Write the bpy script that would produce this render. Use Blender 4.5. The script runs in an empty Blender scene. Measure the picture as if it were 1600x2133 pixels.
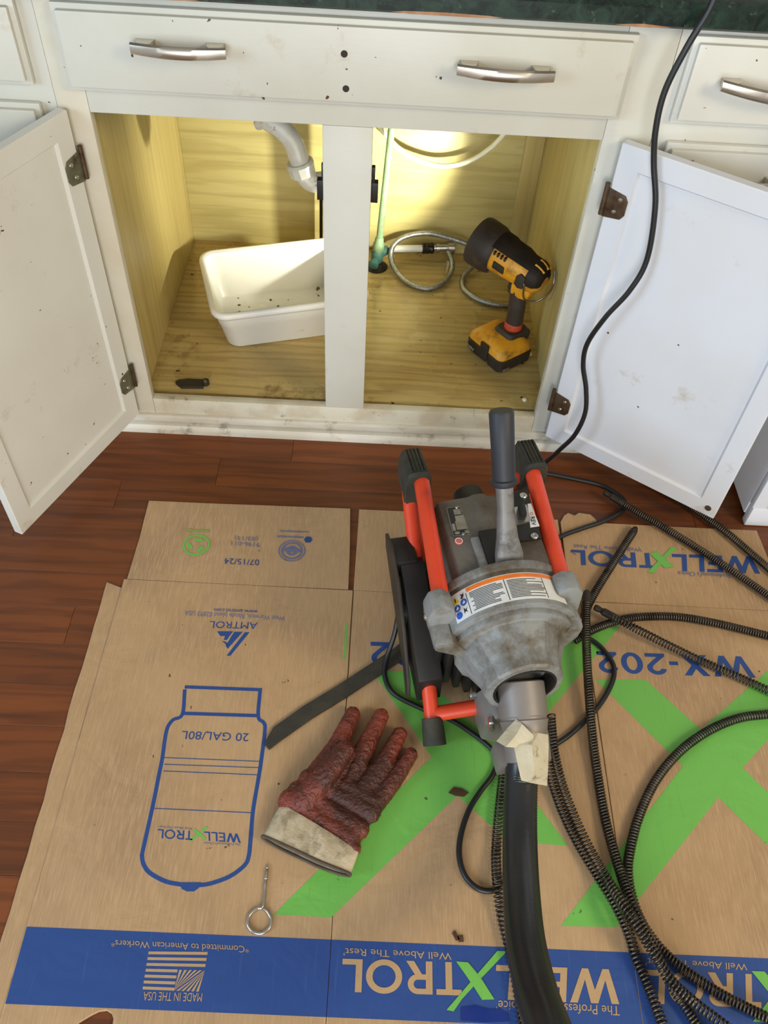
import bpy, bmesh, math, random
from mathutils import Vector, Matrix, Euler
R = math.radians
random.seed(7)
scene = bpy.context.scene
COL = scene.collection

# ------------------------------------------------------------------ camera, world, lights, exposure
CAM = ((0.47159,-1.34757,1.33313),(0.704671,-0.043883,0.023314),29.835)
cd = bpy.data.cameras.new('camera')
cd.sensor_fit = 'VERTICAL'; cd.sensor_height = 36.0; cd.lens = CAM[2]; cd.clip_start = 0.02
cam = bpy.data.objects.new('camera', cd); COL.objects.link(cam)
cam.location = CAM[0]; cam.rotation_euler = CAM[1]
scene.camera = cam

world = bpy.data.worlds.new('room_ambient'); scene.world = world; world.use_nodes = True
world.node_tree.nodes['Background'].inputs[0].default_value = (1.0, 0.97, 0.92, 1)
world.node_tree.nodes['Background'].inputs[1].default_value = 0.34

def area(name, loc, target, sx, sy, power, color):
    l = bpy.data.lights.new(name, 'AREA'); l.shape = 'RECTANGLE'; l.size = sx; l.size_y = sy
    l.energy = power; l.color = color
    o = bpy.data.objects.new(name, l); COL.objects.link(o); o.location = loc
    o.rotation_euler = (Vector(target) - Vector(loc)).to_track_quat('-Z', 'Y').to_euler()
    return o
area('window_daylight', (-2.4, -2.2, 1.6), (0.8, -0.2, 0.4), 1.3, 1.3, 64, (0.58, 0.79, 1.0))
area('front_fill', (0.4, -3.6, 1.0), (0.4, 0, 0.3), 1.8, 1.9, 76, (0.95, 0.98, 1.0))  # added frontal fill with no known source; brightens the tub and cabinet interior
area('warm_right_fill', (2.6, -1.9, 2.1), (0, -0.2, 0.3), 0.8, 0.8, 42, (1.0, 0.86, 0.58))  # added warm fill from the right, there to brighten the open left door

vs = scene.view_settings
vs.view_transform = 'Standard'; vs.look = 'None'; vs.gamma = 1.0; vs.use_curve_mapping = False
vs.exposure = 0.0

# ------------------------------------------------------------------ materials
def srgb(r, g, b):
    f = lambda c: ((c/255+0.055)/1.055)**2.4 if c/255 > 0.04045 else c/255/12.92
    return (f(r), f(g), f(b), 1)

class NT:
    def __init__(s, name):
        s.m = bpy.data.materials.new(name); s.m.use_nodes = True
        s.t = s.m.node_tree; s.b = s.t.nodes['Principled BSDF']
        s.co = s.t.nodes.new('ShaderNodeTexCoord')
    def n(s, k, **kw):
        n = s.t.nodes.new(k)
        for a, v in kw.items(): setattr(n, a, v)
        return n
    def l(s, a, b): s.t.links.new(a, b)
    def coord(s, scale=(1,1,1), rnd=False):
        mp = s.n('ShaderNodeMapping'); mp.inputs['Scale'].default_value = scale
        s.l(s.co.outputs['Object'], mp.inputs['Vector'])
        if rnd:
            oi = s.n('ShaderNodeObjectInfo'); mu = s.n('ShaderNodeMath', operation='MULTIPLY'); mu.inputs[1].default_value = 37
            s.l(oi.outputs['Random'], mu.inputs[0]); cb = s.n('ShaderNodeCombineXYZ')
            for i in range(3): s.l(mu.outputs[0], cb.inputs[i])
            s.l(cb.outputs[0], mp.inputs['Location'])
        return mp.outputs[0]
    def noise(s, scale, detail=4, stretch=(1,1,1), rough=.55, dist=0, rnd=False):
        n = s.n('ShaderNodeTexNoise'); n.inputs['Scale'].default_value = scale; n.inputs['Detail'].default_value = detail
        n.inputs['Roughness'].default_value = rough; n.inputs['Distortion'].default_value = dist
        s.l(s.coord(stretch, rnd), n.inputs['Vector']); return n.outputs['Fac']
    def ramp(s, fac, p0, p1, c0=(0,0,0,1), c1=(1,1,1,1)):
        r = s.n('ShaderNodeValToRGB'); r.color_ramp.elements[0].position = p0; r.color_ramp.elements[1].position = p1
        r.color_ramp.elements[0].color = c0; r.color_ramp.elements[1].color = c1
        s.l(fac, r.inputs[0]); return r.outputs[0]
    def mix(s, fac, a, b, blend='MIX'):
        m = s.n('ShaderNodeMix', data_type='RGBA', blend_type=blend)
        for v, i in ((fac, 0), (a, 6), (b, 7)):
            if hasattr(v, 'is_linked') or hasattr(v, 'links'): s.l(v, m.inputs[i])
            else: m.inputs[i].default_value = v
        return m.outputs[2]
    def bump(s, h, strength=.3, dist=.002):
        b = s.n('ShaderNodeBump'); b.inputs['Strength'].default_value = strength; b.inputs['Distance'].default_value = dist
        s.l(h, b.inputs['Height'])
        if s.b.inputs['Normal'].is_linked: s.l(s.b.inputs['Normal'].links[0].from_socket, b.inputs['Normal'])
        s.l(b.outputs[0], s.b.inputs['Normal'])
    def base(s, c):
        if hasattr(c, 'links'): s.l(c, s.b.inputs['Base Color'])
        else: s.b.inputs['Base Color'].default_value = c
    def rough(s, v):
        if hasattr(v, 'links'): s.l(v, s.b.inputs['Roughness'])
        else: s.b.inputs['Roughness'].default_value = v
    def set(s, **kw):
        for k, v in kw.items(): s.b.inputs[k.replace('_', ' ')].default_value = v

MATS = {}
def simple(name, c, c2=None, rough=.5, metal=0, scale=20, bump=0, bscale=120, p=(.4,.7), stretch=(1,1,1), dirt=None, dscale=12, dp=(.55,.75), **kw):
    t = NT(name); col = c
    if c2 is not None: col = t.mix(t.ramp(t.noise(scale, 5, stretch), *p), c, c2)
    if dirt is not None: col = t.mix(t.ramp(t.noise(dscale, 7, (1,1,1), .7), *dp), col, dirt)
    t.base(col); t.rough(rough); t.set(Metallic=metal, **kw)
    if bump: t.bump(t.noise(bscale, 4, stretch), bump)
    MATS[name] = t.m; return t.m

def paint(name, c, c2, speck=.74):
    t = NT(name)
    col = t.mix(t.ramp(t.noise(3.5, 6), .42, .66), c, c2)
    col = t.mix(t.ramp(t.noise(9, 8, (1,1,1), .7), .60, .80), col, srgb(170,150,120))
    col = t.mix(t.ramp(t.noise(70, 2, (1,1,1), .5), speck, speck+.02), col, srgb(80,55,35))
    t.base(col); t.rough(.42); t.bump(t.noise(60, 4, (1,1,3)), .10, .002); t.bump(t.noise(6, 3), .15, .004)
    MATS[name] = t.m; return t.m
paint('cream_paint', srgb(199,197,186), srgb(191,187,173))
paint('pale_paint', srgb(211,209,200), srgb(205,201,190))
paint('white_paint', srgb(212,214,220), srgb(210,210,211), .78)
simple('worn_paint', srgb(206,200,180), srgb(192,180,156), .5, 0, 14, .2, 90, (.45,.6), dirt=srgb(96,70,44), dscale=30, dp=(.60,.72))
simple('rusty_paint', srgb(203,197,180), srgb(196,186,164), .45, 0, 8, .15, 90, (.4,.65), dirt=srgb(134,84,48), dscale=20, dp=(.64,.76))
simple('dirty_trim', srgb(212,205,190), srgb(188,180,162), .5, 0, 18, .2, 90, (.4,.65), (.3,1,1), dirt=srgb(92,82,66), dscale=22, dp=(.56,.76))

def wood(name, c1, c2, c3, axis, scale=1., rough=.45, ring=.5, rnd=False, wet=False, coat=0):
    t = NT(name)
    st = [9, 9, 9]; st[axis] = .7
    st2 = [60, 60, 60]; st2[axis] = 2.2
    g1 = t.noise(scale, 6, tuple(st), .6, 1.2, rnd)
    g2 = t.noise(scale, 4, tuple(st2), .6, .3, rnd)
    w = t.n('ShaderNodeTexWave', wave_type='RINGS', rings_direction='XYZ'[axis])
    w.inputs['Scale'].default_value = 3.4*scale; w.inputs['Distortion'].default_value = 9; w.inputs['Detail'].default_value = 3
    w.inputs['Detail Scale'].default_value = 1.4
    st3 = [4, 4, 4]; st3[axis] = .55
    t.l(t.coord(tuple(st3), rnd), w.inputs['Vector'])
    col = t.mix(t.ramp(g1, .36, .68), c1, c2)
    ra = t.ramp(w.outputs['Fac'], .55, .95); mu = t.n('ShaderNodeMath', operation='MULTIPLY'); mu.inputs[1].default_value = ring
    t.l(ra, mu.inputs[0]); col = t.mix(mu.outputs[0], col, c3)
    mu2 = t.n('ShaderNodeMath', operation='MULTIPLY'); mu2.inputs[1].default_value = .55
    t.l(t.ramp(g2, .52, .70), mu2.inputs[0]); col = t.mix(mu2.outputs[0], col, c3)
    if rnd:
        oi = t.n('ShaderNodeObjectInfo'); hs = t.n('ShaderNodeHueSaturation')
        mr = t.n('ShaderNodeMapRange'); mr.inputs['To Min'].default_value = .86; mr.inputs['To Max'].default_value = 1.12
        t.l(oi.outputs['Random'], mr.inputs[0]); t.l(mr.outputs[0], hs.inputs['Value']); t.l(col, hs.inputs['Color']); col = hs.outputs[0]
    if wet:
        stain = t.ramp(t.noise(7, 8, (1,1,1), .75), .58, .70)
        col = t.mix(stain, col, srgb(104,74,30))
        sp = t.ramp(t.noise(55, 3), .70, .73); col = t.mix(sp, col, srgb(60,36,14))
        t.rough(t.ramp(t.noise(6, 4), .40, .60, (.12,.12,.12,1), (.55,.55,.55,1)))
        t.bump(t.noise(26, 3), .12, .004)
    else: t.rough(rough)
    t.base(col); t.bump(g2, .10, .001); t.set(Coat_Weight=coat, Coat_Roughness=.25)
    MATS[name] = t.m; return t.m
wood('oak_plank', srgb(121,63,22), srgb(104,52,15), srgb(68,32,8), 0, 1.0, .5, .38, True, coat=.05)
wood('panel_wood_back', srgb(196,183,124), srgb(184,169,108), srgb(158,141,86), 0, 1.0, .4, .35)
wood('panel_wood_side', srgb(190,172,112), srgb(176,156,96), srgb(150,128,74), 2, .8, .42, .25)
wood('panel_wood_floor', srgb(190,167,108), srgb(174,148,90), srgb(136,109,62), 0, 1.0, .4, .4, False, True)
wood('raw_wood_edge', srgb(86,56,28), srgb(66,40,18), srgb(40,22,10), 0, 1.0, .7, .4)
simple('floor_gap', srgb(40,20,10), None, .9)

def cardboard():
    t = NT('cardboard')
    col = t.mix(t.ramp(t.noise(5, 6), .35, .7), srgb(180,146,106), srgb(168,134,96))
    col = t.mix(t.ramp(t.noise(2.2, 7, (1,1,1), .65, .6), .50, .74), col, srgb(148,119,90))
    col = t.mix(t.ramp(t.noise(48, 3, (1,1,1), .6), .72, .745), col, srgb(70,48,30))
    fib = t.noise(1, 3, (500, 30, 60)); col = t.mix(t.ramp(fib, .45, .75), col, srgb(188,154,114))
    t.base(col); t.rough(.72)
    t.bump(t.noise(1, 2, (260, 3, 3)), .10, .0012); t.bump(t.noise(7, 4, (1,1,1), .5, 1.5), .35, .008); t.bump(t.noise(2, 2), .4, .02)
    MATS['cardboard'] = t.m
cardboard()
def ink(name, c, c2):
    t = NT(name)
    col = t.mix(t.ramp(t.noise(1, 4, (240, 9, 30)), .60, .80), c, c2)
    col = t.mix(t.ramp(t.noise(30, 4), .70, .74), col, srgb(60,60,44))
    t.base(col); t.rough(.55); t.bump(t.noise(1, 2, (260, 3, 3)), .08, .001); t.bump(t.noise(7, 4, (1,1,1), .5, 1.5), .3, .008)
    MATS[name] = t.m
ink('blue_ink', srgb(34,68,132), srgb(54,84,142))
ink('green_ink', srgb(108,176,76), srgb(96,160,68))
ink('faded_blue_ink', srgb(104,108,140), srgb(124,120,136))
ink('faded_green_ink', srgb(134,148,76), srgb(140,142,80))
ink('tan_print', srgb(180,146,106), srgb(168,134,96))
simple('dark_blue_tape', srgb(24,42,116), srgb(30,54,124), .25)

def marble():
    t = NT('green_marble')
    a = t.noise(26, 10, (1,1,1), .7, 1.2); b = t.noise(60, 6, (1,1,1), .7, .6)
    col = t.mix(t.ramp(a, .40, .66), srgb(14,24,20), srgb(40,62,50)); col = t.mix(t.ramp(b, .60, .78), col, srgb(96,112,92))
    t.base(col); t.rough(.22); MATS['green_marble'] = t.m
marble()
simple('green_marble_worn', srgb(150,104,70), srgb(176,140,106), .6, 0, 30)
simple('brushed_nickel', srgb(214,206,194), srgb(196,186,170), .33, 1, 4, .05, 300, stretch=(1,40,40))
simple('rust_metal', srgb(98,80,60), srgb(70,50,34), .5, .6, 40, .3, 120, dirt=srgb(62,34,18), dscale=40)
simple('hinge_plated', srgb(122,122,98), srgb(98,92,70), .45, .6, 40, .3, 120, dirt=srgb(70,44,26), dscale=40, dp=(.56,.68))
simple('dark_hole', srgb(46,34,28), None, .8)
simple('black_rubber', srgb(30,29,28), srgb(44,42,38), .62, 0, 25, .15, 200)
simple('ribbed_rubber', srgb(42,42,34), srgb(62,58,44), .75, 0, 25, .3, 90)
simple('grip_rubber', srgb(36,38,44), srgb(42,44,50), .55, 0, 12, .06, 300)
simple('black_plastic', srgb(24,23,22), srgb(40,36,32), .42, 0, 12, .05, 120)
simple('dusty_black', srgb(40,34,28), srgb(62,50,36), .6, 0, 14, .15, 90)
simple('cord_black', srgb(20,20,22), srgb(30,30,32), .42, 0, 10)
simple('red_paint', srgb(224,70,36), srgb(212,60,32), .42, 0, 16, .03, 60, dirt=srgb(120,52,36), dscale=16, dp=(.58,.82))
simple('cast_grey', srgb(144,145,144), srgb(130,131,128), .55, .25, 14, .12, 160, dirt=srgb(92,78,58), dscale=14, dp=(.46,.68))
simple('housing_grey', srgb(104,98,90), srgb(92,84,74), .6, .15, 12, .12, 160, dirt=srgb(70,56,40), dscale=11, dp=(.44,.70))
simple('lever_grey', srgb(128,126,124), srgb(106,102,98), .5, .3, 20, .12, 120, dirt=srgb(66,60,54), dscale=26, dp=(.54,.74))
simple('zinc', srgb(206,204,198), srgb(180,178,170), .28, 1, 30, .05)
simple('coupling_grey', srgb(138,130,124), srgb(122,114,108), .5, .3, 14, .08, 120)
simple('spring_steel', srgb(92,85,77), srgb(60,54,48), .34, .8, 40, .1, 200)
simple('spring_core', srgb(24,21,18), None, .8)
simple('dirty_steel', srgb(66,60,54), srgb(46,40,34), .5, .7, 30, .2, 160)
simple('hose_black', srgb(36,37,40), srgb(44,44,45), .30, 0, 10, .03, 90)
simple('braided_steel', srgb(170,170,166), srgb(132,132,130), .34, .9, 200, .6, 420)
simple('pvc_white', srgb(216,216,208), srgb(196,194,182), .4, 0, 20, .05, 60, dirt=srgb(104,86,60), dscale=34, dp=(.62,.72))
simple('tub_white', srgb(236,235,229), srgb(228,226,216), .35, 0, 6, .03, 40, dirt=srgb(176,158,116), dscale=26, dp=(.66,.76))
simple('tub_dirt', srgb(120,100,62), srgb(90,72,44), .7, 0, 40)
simple('patina_copper', srgb(126,152,116), srgb(104,126,92), .6, .2, 30, .15, 120, dirt=srgb(110,88,56), dscale=14)
simple('patina_teal', srgb(62,104,92), srgb(44,80,74), .6, .2, 40, .3, 120, dirt=srgb(40,44,34), dscale=30)
simple('dark_iron', srgb(30,26,22), srgb(54,46,38), .35, .5, 40)
simple('clear_tube', srgb(226,224,196), srgb(214,210,176), .3, 0, 10)
simple('tool_yellow', srgb(226,160,34), srgb(206,138,28), .45, 0, 20, .08, 100, dirt=srgb(98,72,36), dscale=22, dp=(.54,.74))
simple('tool_black', srgb(44,36,30), srgb(62,50,40), .6, 0, 20, .15, 120, dirt=srgb(84,66,48), dscale=24, dp=(.58,.8))
simple('tool_red', srgb(206,78,44), srgb(186,66,40), .5, 0, 20, dirt=srgb(110,70,60), dscale=30)
simple('tool_print', srgb(176,168,150), None, .6)
simple('hook_steel', srgb(150,140,126), None, .3, 1)
def glove():
    t = NT('red_coating')
    col = t.mix(t.ramp(t.noise(16, 5), .35, .62), srgb(146,66,50), srgb(112,46,32))
    ds = t.n('ShaderNodeVectorMath', operation='DISTANCE'); t.l(t.co.outputs['Object'], ds.inputs[0]); ds.inputs[1].default_value = (0.4801,-0.8185,0.0350)
    ad = t.n('ShaderNodeMath', operation='MULTIPLY_ADD'); ad.inputs[1].default_value = .16; t.l(t.noise(22, 7, (1,1,1), .7), ad.inputs[0]); t.l(ds.outputs['Value'], ad.inputs[2])
    col = t.mix(t.ramp(ad.outputs[0], .125, .185, (1,1,1,1), (0,0,0,1)), col, srgb(62,28,18))
    col = t.mix(t.ramp(t.noise(30, 6, (1,1,1), .7), .52, .62), col, srgb(78,34,22))
    t.base(col); t.rough(.42); t.bump(t.noise(260, 3), .9, .003); t.bump(t.noise(70, 3), .6, .005)
    MATS['red_coating'] = t.m
glove()
simple('cuff_canvas', srgb(196,180,152), srgb(160,142,112), .85, 0, 34, .4, 300, dirt=srgb(104,88,64), dscale=24, dp=(.50,.70))
simple('cuff_binding', srgb(70,58,46), srgb(90,76,60), .8, 0, 30, .2, 200)
simple('torn_paper', srgb(246,238,216), srgb(234,222,190), .8, 0, 30, .5, 120, dirt=srgb(172,140,92), dscale=40, dp=(.58,.70))
simple('strap_black', srgb(48,45,38), srgb(64,58,48), .75, 0, 30, .25, 160)
simple('appliance_white', srgb(226,230,238), srgb(216,220,230), .3, 0, 8)
simple('label_white', srgb(228,228,226), srgb(206,204,200), .4, 0, 30, dirt=srgb(150,140,128), dscale=40, dp=(.66,.8))
simple('label_orange', srgb(238,128,38), srgb(214,106,38), .4, 0, 30)
simple('label_yellow', srgb(238,206,44), None, .4)
simple('label_blue', srgb(44,92,190), None, .4)
simple('label_ink', srgb(44,42,42), None, .5)
simple('plate_metal', srgb(176,168,150), srgb(140,130,112), .4, .6, 40)
simple('sticker_red', srgb(206,100,88), None, .5)
simple('lens_glow', srgb(255,250,235), None, .3)
MATS['lens_glow'].node_tree.nodes['Principled BSDF'].inputs['Emission Color'].default_value = (1, .97, .86, 1)
MATS['lens_glow'].node_tree.nodes['Principled BSDF'].inputs['Emission Strength'].default_value = 12

# ------------------------------------------------------------------ mesh helpers
def new_obj(name, me, mat, parent=None, label=None):
    o = bpy.data.objects.new(name, me); COL.objects.link(o)
    if mat is not None:
        me.materials.clear(); me.materials.append(MATS[mat])
    if parent is not None: o.parent = parent
    if label: o['label'] = label
    return o
def fin(bm, name, mat, parent=None, smooth=35, bevel=0, label=None, seg=2):
    if bevel:
        es = [e for e in bm.edges if len(e.link_faces) == 2 and e.calc_face_angle(0) > R(30)]
        bmesh.ops.bevel(bm, geom=es, offset=bevel, segments=seg, affect='EDGES', profile=.6, clamp_overlap=True)
    bmesh.ops.recalc_face_normals(bm, faces=bm.faces[:])
    me = bpy.data.meshes.new(name); bm.to_mesh(me); bm.free()
    if smooth: 
        me.shade_smooth()
        try: me.set_sharp_from_angle(angle=R(smooth))
        except Exception: pass
    return new_obj(name, me, mat, parent, label)
def B(): return bmesh.new()
def box(bm, c, s, rot=None):
    m = Matrix.Translation(c) @ (rot.to_4x4() if rot else Matrix()) @ Matrix.Diagonal((s[0], s[1], s[2], 1))
    return bmesh.ops.create_cube(bm, size=1, matrix=m)['verts']
def box2(bm, a, b):
    return box(bm, [(a[i]+b[i])/2 for i in range(3)], [abs(b[i]-a[i]) for i in range(3)])
def frame_of(d):
    d = Vector(d).normalized(); up = Vector((0,0,1)) if abs(d.z) < .95 else Vector((1,0,0))
    x = up.cross(d).normalized(); return x, d.cross(x), d
def cyl(bm, p0, p1, r0, r1=None, seg=20, caps=True):
    p0, p1 = Vector(p0), Vector(p1); r1 = r0 if r1 is None else r1
    x, y, d = frame_of(p1-p0)
    rings = []
    for p, r in ((p0, r0), (p1, r1)):
        rings.append([bm.verts.new(p + x*math.cos(2*math.pi*i/seg)*r + y*math.sin(2*math.pi*i/seg)*r) for i in range(seg)])
    for i in range(seg): bm.faces.new((rings[0][i], rings[0][(i+1)%seg], rings[1][(i+1)%seg], rings[1][i]))
    if caps: bm.faces.new(rings[0][::-1]); bm.faces.new(rings[1])
def lathe(bm, p0, axis, prof, seg=24, phase=0, cap0=True, cap1=True, sx=1, sy=1):
    """prof: list of (distance along axis, radius)"""
    p0 = Vector(p0); x, y, d = frame_of(axis); rings = []
    for t, r in prof:
        rings.append([bm.verts.new(p0 + d*t + x*math.cos(phase+2*math.pi*i/seg)*r*sx + y*math.sin(phase+2*math.pi*i/seg)*r*sy) for i in range(seg)])
    for a, b in zip(rings, rings[1:]):
        for i in range(seg): bm.faces.new((a[i], a[(i+1)%seg], b[(i+1)%seg], b[i]))
    if cap0: bm.faces.new(rings[0][::-1])
    if cap1: bm.faces.new(rings[-1])
def catmull(pts, n=10, closed=False):
    P = [Vector(p) for p in pts]; out = []
    Q = [P[0]*2-P[1]] + P + [P[-1]*2-P[-2]]
    for i in range(1, len(Q)-2):
        a, b, c, d = Q[i-1], Q[i], Q[i+1], Q[i+2]
        for k in range(n):
            t = k/n
            out.append(.5*((2*b)+(c-a)*t+(2*a-5*b+4*c-d)*t*t+(3*b-a-3*c+d)*t**3))
    out.append(P[-1]); return out
def resample(pts, step):
    out = [pts[0].copy()]; acc = 0.
    for a, b in zip(pts, pts[1:]):
        L = (b-a).length
        if L < 1e-9: continue
        t = step-acc
        while t <= L: out.append(a.lerp(b, t/L)); t += step
        acc = (acc+L) % step if L else acc
    if (out[-1]-pts[-1]).length > step*.3: out.append(pts[-1].copy())
    return out
def frames(pts):
    fr = []; prev = None
    for i, p in enumerate(pts):
        d = (pts[min(i+1, len(pts)-1)]-pts[max(i-1, 0)]).normalized()
        if prev is None: x, y, _ = frame_of(d)
        else:
            x = (prev-d*prev.dot(d)).normalized(); y = d.cross(x)
        prev = x; fr.append((p, x, y, d))
    return fr
def tube(bm, pts, r, seg=12, smooth=8, caps=True, rf=None):
    P = catmull(pts, smooth) if smooth else [Vector(p) for p in pts]
    rings = []
    n = len(P)
    for k, (p, x, y, d) in enumerate(frames(P)):
        rr = r if rf is None else r*rf(k/(n-1))
        rings.append([bm.verts.new(p + x*math.cos(2*math.pi*i/seg)*rr + y*math.sin(2*math.pi*i/seg)*rr) for i in range(seg)])
    for a, b in zip(rings, rings[1:]):
        for i in range(seg): bm.faces.new((a[i], a[(i+1)%seg], b[(i+1)%seg], b[i]))
    if caps: bm.faces.new(rings[0][::-1]); bm.faces.new(rings[-1])
def prism(bm, poly, z0, z1, mtx=None):
    lo = [bm.verts.new((x, y, z0)) for x, y in poly]; hi = [bm.verts.new((x, y, z1)) for x, y in poly]
    n = len(poly)
    for i in range(n): bm.faces.new((lo[i], lo[(i+1)%n], hi[(i+1)%n], hi[i]))
    bm.faces.new(lo[::-1]); bm.faces.new(hi)
    if mtx is not None: bmesh.ops.transform(bm, matrix=mtx, verts=lo+hi)
def helix(bm, pts, rad, wire, pitch, nseg=12, ws=5):
    P = resample(catmull(pts, 16), pitch/nseg*1.0)
    fr = frames(P); H = []
    for k, (p, x, y, d) in enumerate(fr):
        a = 2*math.pi*k/nseg; H.append(p + x*math.cos(a)*rad + y*math.sin(a)*rad)
    tube(bm, H, wire, ws, 0)
def mesh_from(o):
    me = bpy.data.meshes.new_from_object(o); return me
def flat(name, polys, z, thick, mat, parent=None, bevel=0, label=None):
    """polys: outlines in world xy (holes allowed); a filled flat piece from z to z+thick"""
    cu = bpy.data.curves.new(name, 'CURVE'); cu.dimensions = '2D'; cu.fill_mode = 'BOTH'
    for pl in polys:
        sp = cu.splines.new('POLY'); sp.points.add(len(pl)-1); sp.use_cyclic_u = True
        for i, q in enumerate(pl): sp.points[i].co = (q[0], q[1], 0, 1)
    cu.extrude = thick/2
    if bevel: cu.bevel_depth = bevel; cu.offset = -bevel; cu.extrude = max(thick/2-bevel, 0); cu.bevel_resolution = 1
    t = bpy.data.objects.new('tmp', cu); me = mesh_from(t); bpy.data.objects.remove(t)
    for v in me.vertices: v.co.z += z+thick/2
    me.name = name
    return new_obj(name, me, mat, parent, label)
def text_mesh(body, bold=.0):
    cu = bpy.data.curves.new('t', 'FONT'); cu.body = body; cu.size = 1; cu.offset = bold; cu.resolution_u = 3
    t = bpy.data.objects.new('tmp', cu); me = mesh_from(t); bpy.data.objects.remove(t); return me
def lettering(body, a, b, c, z, mat, parent, bold=.02, name='lettering'):
    """text whose baseline runs from a to b and whose left edge rises from a to c (world xy)"""
    me = text_mesh(body, bold)
    xs = [v.co.x for v in me.vertices]; ys = [v.co.y for v in me.vertices]
    x0, x1, y0, y1 = min(xs), max(xs), 0.0, .70
    A, U, V = Vector(a[:2]), Vector(b[:2])-Vector(a[:2]), Vector(c[:2])-Vector(a[:2])
    for v in me.vertices:
        p = A + U*((v.co.x-x0)/(x1-x0)) + V*((v.co.y-y0)/(y1-y0)); v.co = (p.x, p.y, z)
    return new_obj(name, me, mat, parent)
def thing(name, label, cat, loc=(0,0,0), rotz=0, group=None):
    o = bpy.data.objects.new(name, None); COL.objects.link(o); o.location = loc; o.rotation_euler = (0,0,rotz)
    o.empty_display_size = .05
    o['label'] = label; o['category'] = cat
    if group: o['group'] = group
    return o
def rebase(root):
    """children were modelled in world coordinates: keep them there under an Empty that stands at the thing's base"""
    inv = Matrix.Translation(root.location).inverted()
    for ch in root.children: ch.matrix_parent_inverse = inv
def tag(o, label, cat, group=None):
    o['label'] = label; o['category'] = cat
    if group: o['group'] = group
    return o
def struct(o): o['kind'] = 'structure'; return o

# ------------------------------------------------------------------ the setting: floor planks, base trim
bm = B(); box2(bm, (-1.1,-1.75,-.03), (1.9,.65,-.004))
floor = struct(fin(bm, 'floor', 'floor_gap'))
PW = .0795
plank_me = {}
def plank_mesh(L):
    if L not in plank_me:
        bm = B(); box2(bm, (0,-PW+.0004,-.004), (L-.0006,0,0))
        es = [e for e in bm.edges if all(v.co.z > -.001 for v in e.verts)]
        bmesh.ops.bevel(bm, geom=es, offset=.0004, segments=1, affect='EDGES')
        me = bpy.data.meshes.new('plank'); bm.to_mesh(me); bm.free(); plank_me[L] = me
    return plank_me[L]
rows = {6: (-.062, .9), 2: (-.047, 1.2)}
for k in range(0, 19):
    y = -PW*k
    if k in rows: xs = [-.062-.9 if k == 6 else -.047-.9]; lens = [.9, 1.2, .9]
    else:
        xs = [-1.0 + .37*((k*7) % 5)/5 - .2]; lens = [random.choice((.6,.9,1.2)) for _ in range(4)]
    x = xs[0]
    for L in lens:
        if x > 1.55: break
        new_obj('plank', plank_mesh(L), 'oak_plank', floor).location = (x, y, 0); x += L
bm = B(); box2(bm, (-.62,-.006,.0275), (1.25,.02,.0468)); box2(bm, (-.62,.003,0), (1.25,.02,.03))
struct(fin(bm, 'trim_1', 'dirty_trim', bevel=.003))
bm = B(); prism(bm, [(.006,0),(-.010,0),(-.010,.008),(-.0082,.014),(-.0045,.0195),(.006,.0225)], 0, 1.87, Matrix(((0,0,1,-.62),(1,0,0,-.004),(0,1,0,0),(0,0,0,1))))
struct(fin(bm, 'trim_2', 'dirty_trim'))

# ------------------------------------------------------------------ cabinets
Wd, Mu, ZB, ZT = .3693, .0813, .0888, .6966
X1, X2, X3 = Wd, Wd+Mu, 2*Wd+Mu
def front_panel(name, x0, x1, z0, z1, mat, parent, y=0, th=.019, step=True):
    bm = B(); box2(bm, (x0,y-th*.55,z0), (x1,y,z1)); box2(bm, (x0+.008,y-th,z0+.008), (x1-.008,y-th*.5,z1-.008))
    return fin(bm, name, mat, parent, bevel=.0025)
def handle(parent, a, b, y0=-.019, label=None):
    """bowed flat bar on two feet; a and b are its ends on the bar's back plane"""
    a, b = Vector(a), Vector(b); bm = B(); n = 14; prev = None; d = (b-a).normalized()
    for i in range(n+1):
        t = i/n; p = a.lerp(b, t); bow = .010*(1-(2*t-1)**2); h = .0082+.0012*(1-(2*t-1)**2); yy = p.y-bow
        ring = [bm.verts.new((p.x, yy, p.z-h)), bm.verts.new((p.x, yy-.004, p.z-h*.75)), bm.verts.new((p.x, yy-.0052, p.z)), bm.verts.new((p.x, yy-.004, p.z+h*.75)), bm.verts.new((p.x, yy, p.z+h)), bm.verts.new((p.x, yy+.003, p.z))]
        if prev:
            for j in range(6): bm.faces.new((prev[j], prev[(j+1)%6], ring[(j+1)%6], ring[j]))
        else: bm.faces.new(ring[::-1])
        prev = ring
    bm.faces.new(prev)
    h = fin(bm, 'handle', 'brushed_nickel', parent, smooth=50)
    for t in (.13, .87):
        p = a.lerp(b, t); bm = B()
        prism(bm, [(-.014,0),(-.010,.012),(-.003,.0175),(.003,.0175),(.010,.012),(.014,0)], -.006, .006, Matrix.Translation((p.x, y0-.0004, p.z)) @ Matrix(((1,0,0,0),(0,-(abs(p.y-y0)+.002)/.0175,0,0),(0,0,1,0),(0,0,0,1))))
        fin(bm, 'handle_foot', 'brushed_nickel', parent=h)
    return h

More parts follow.
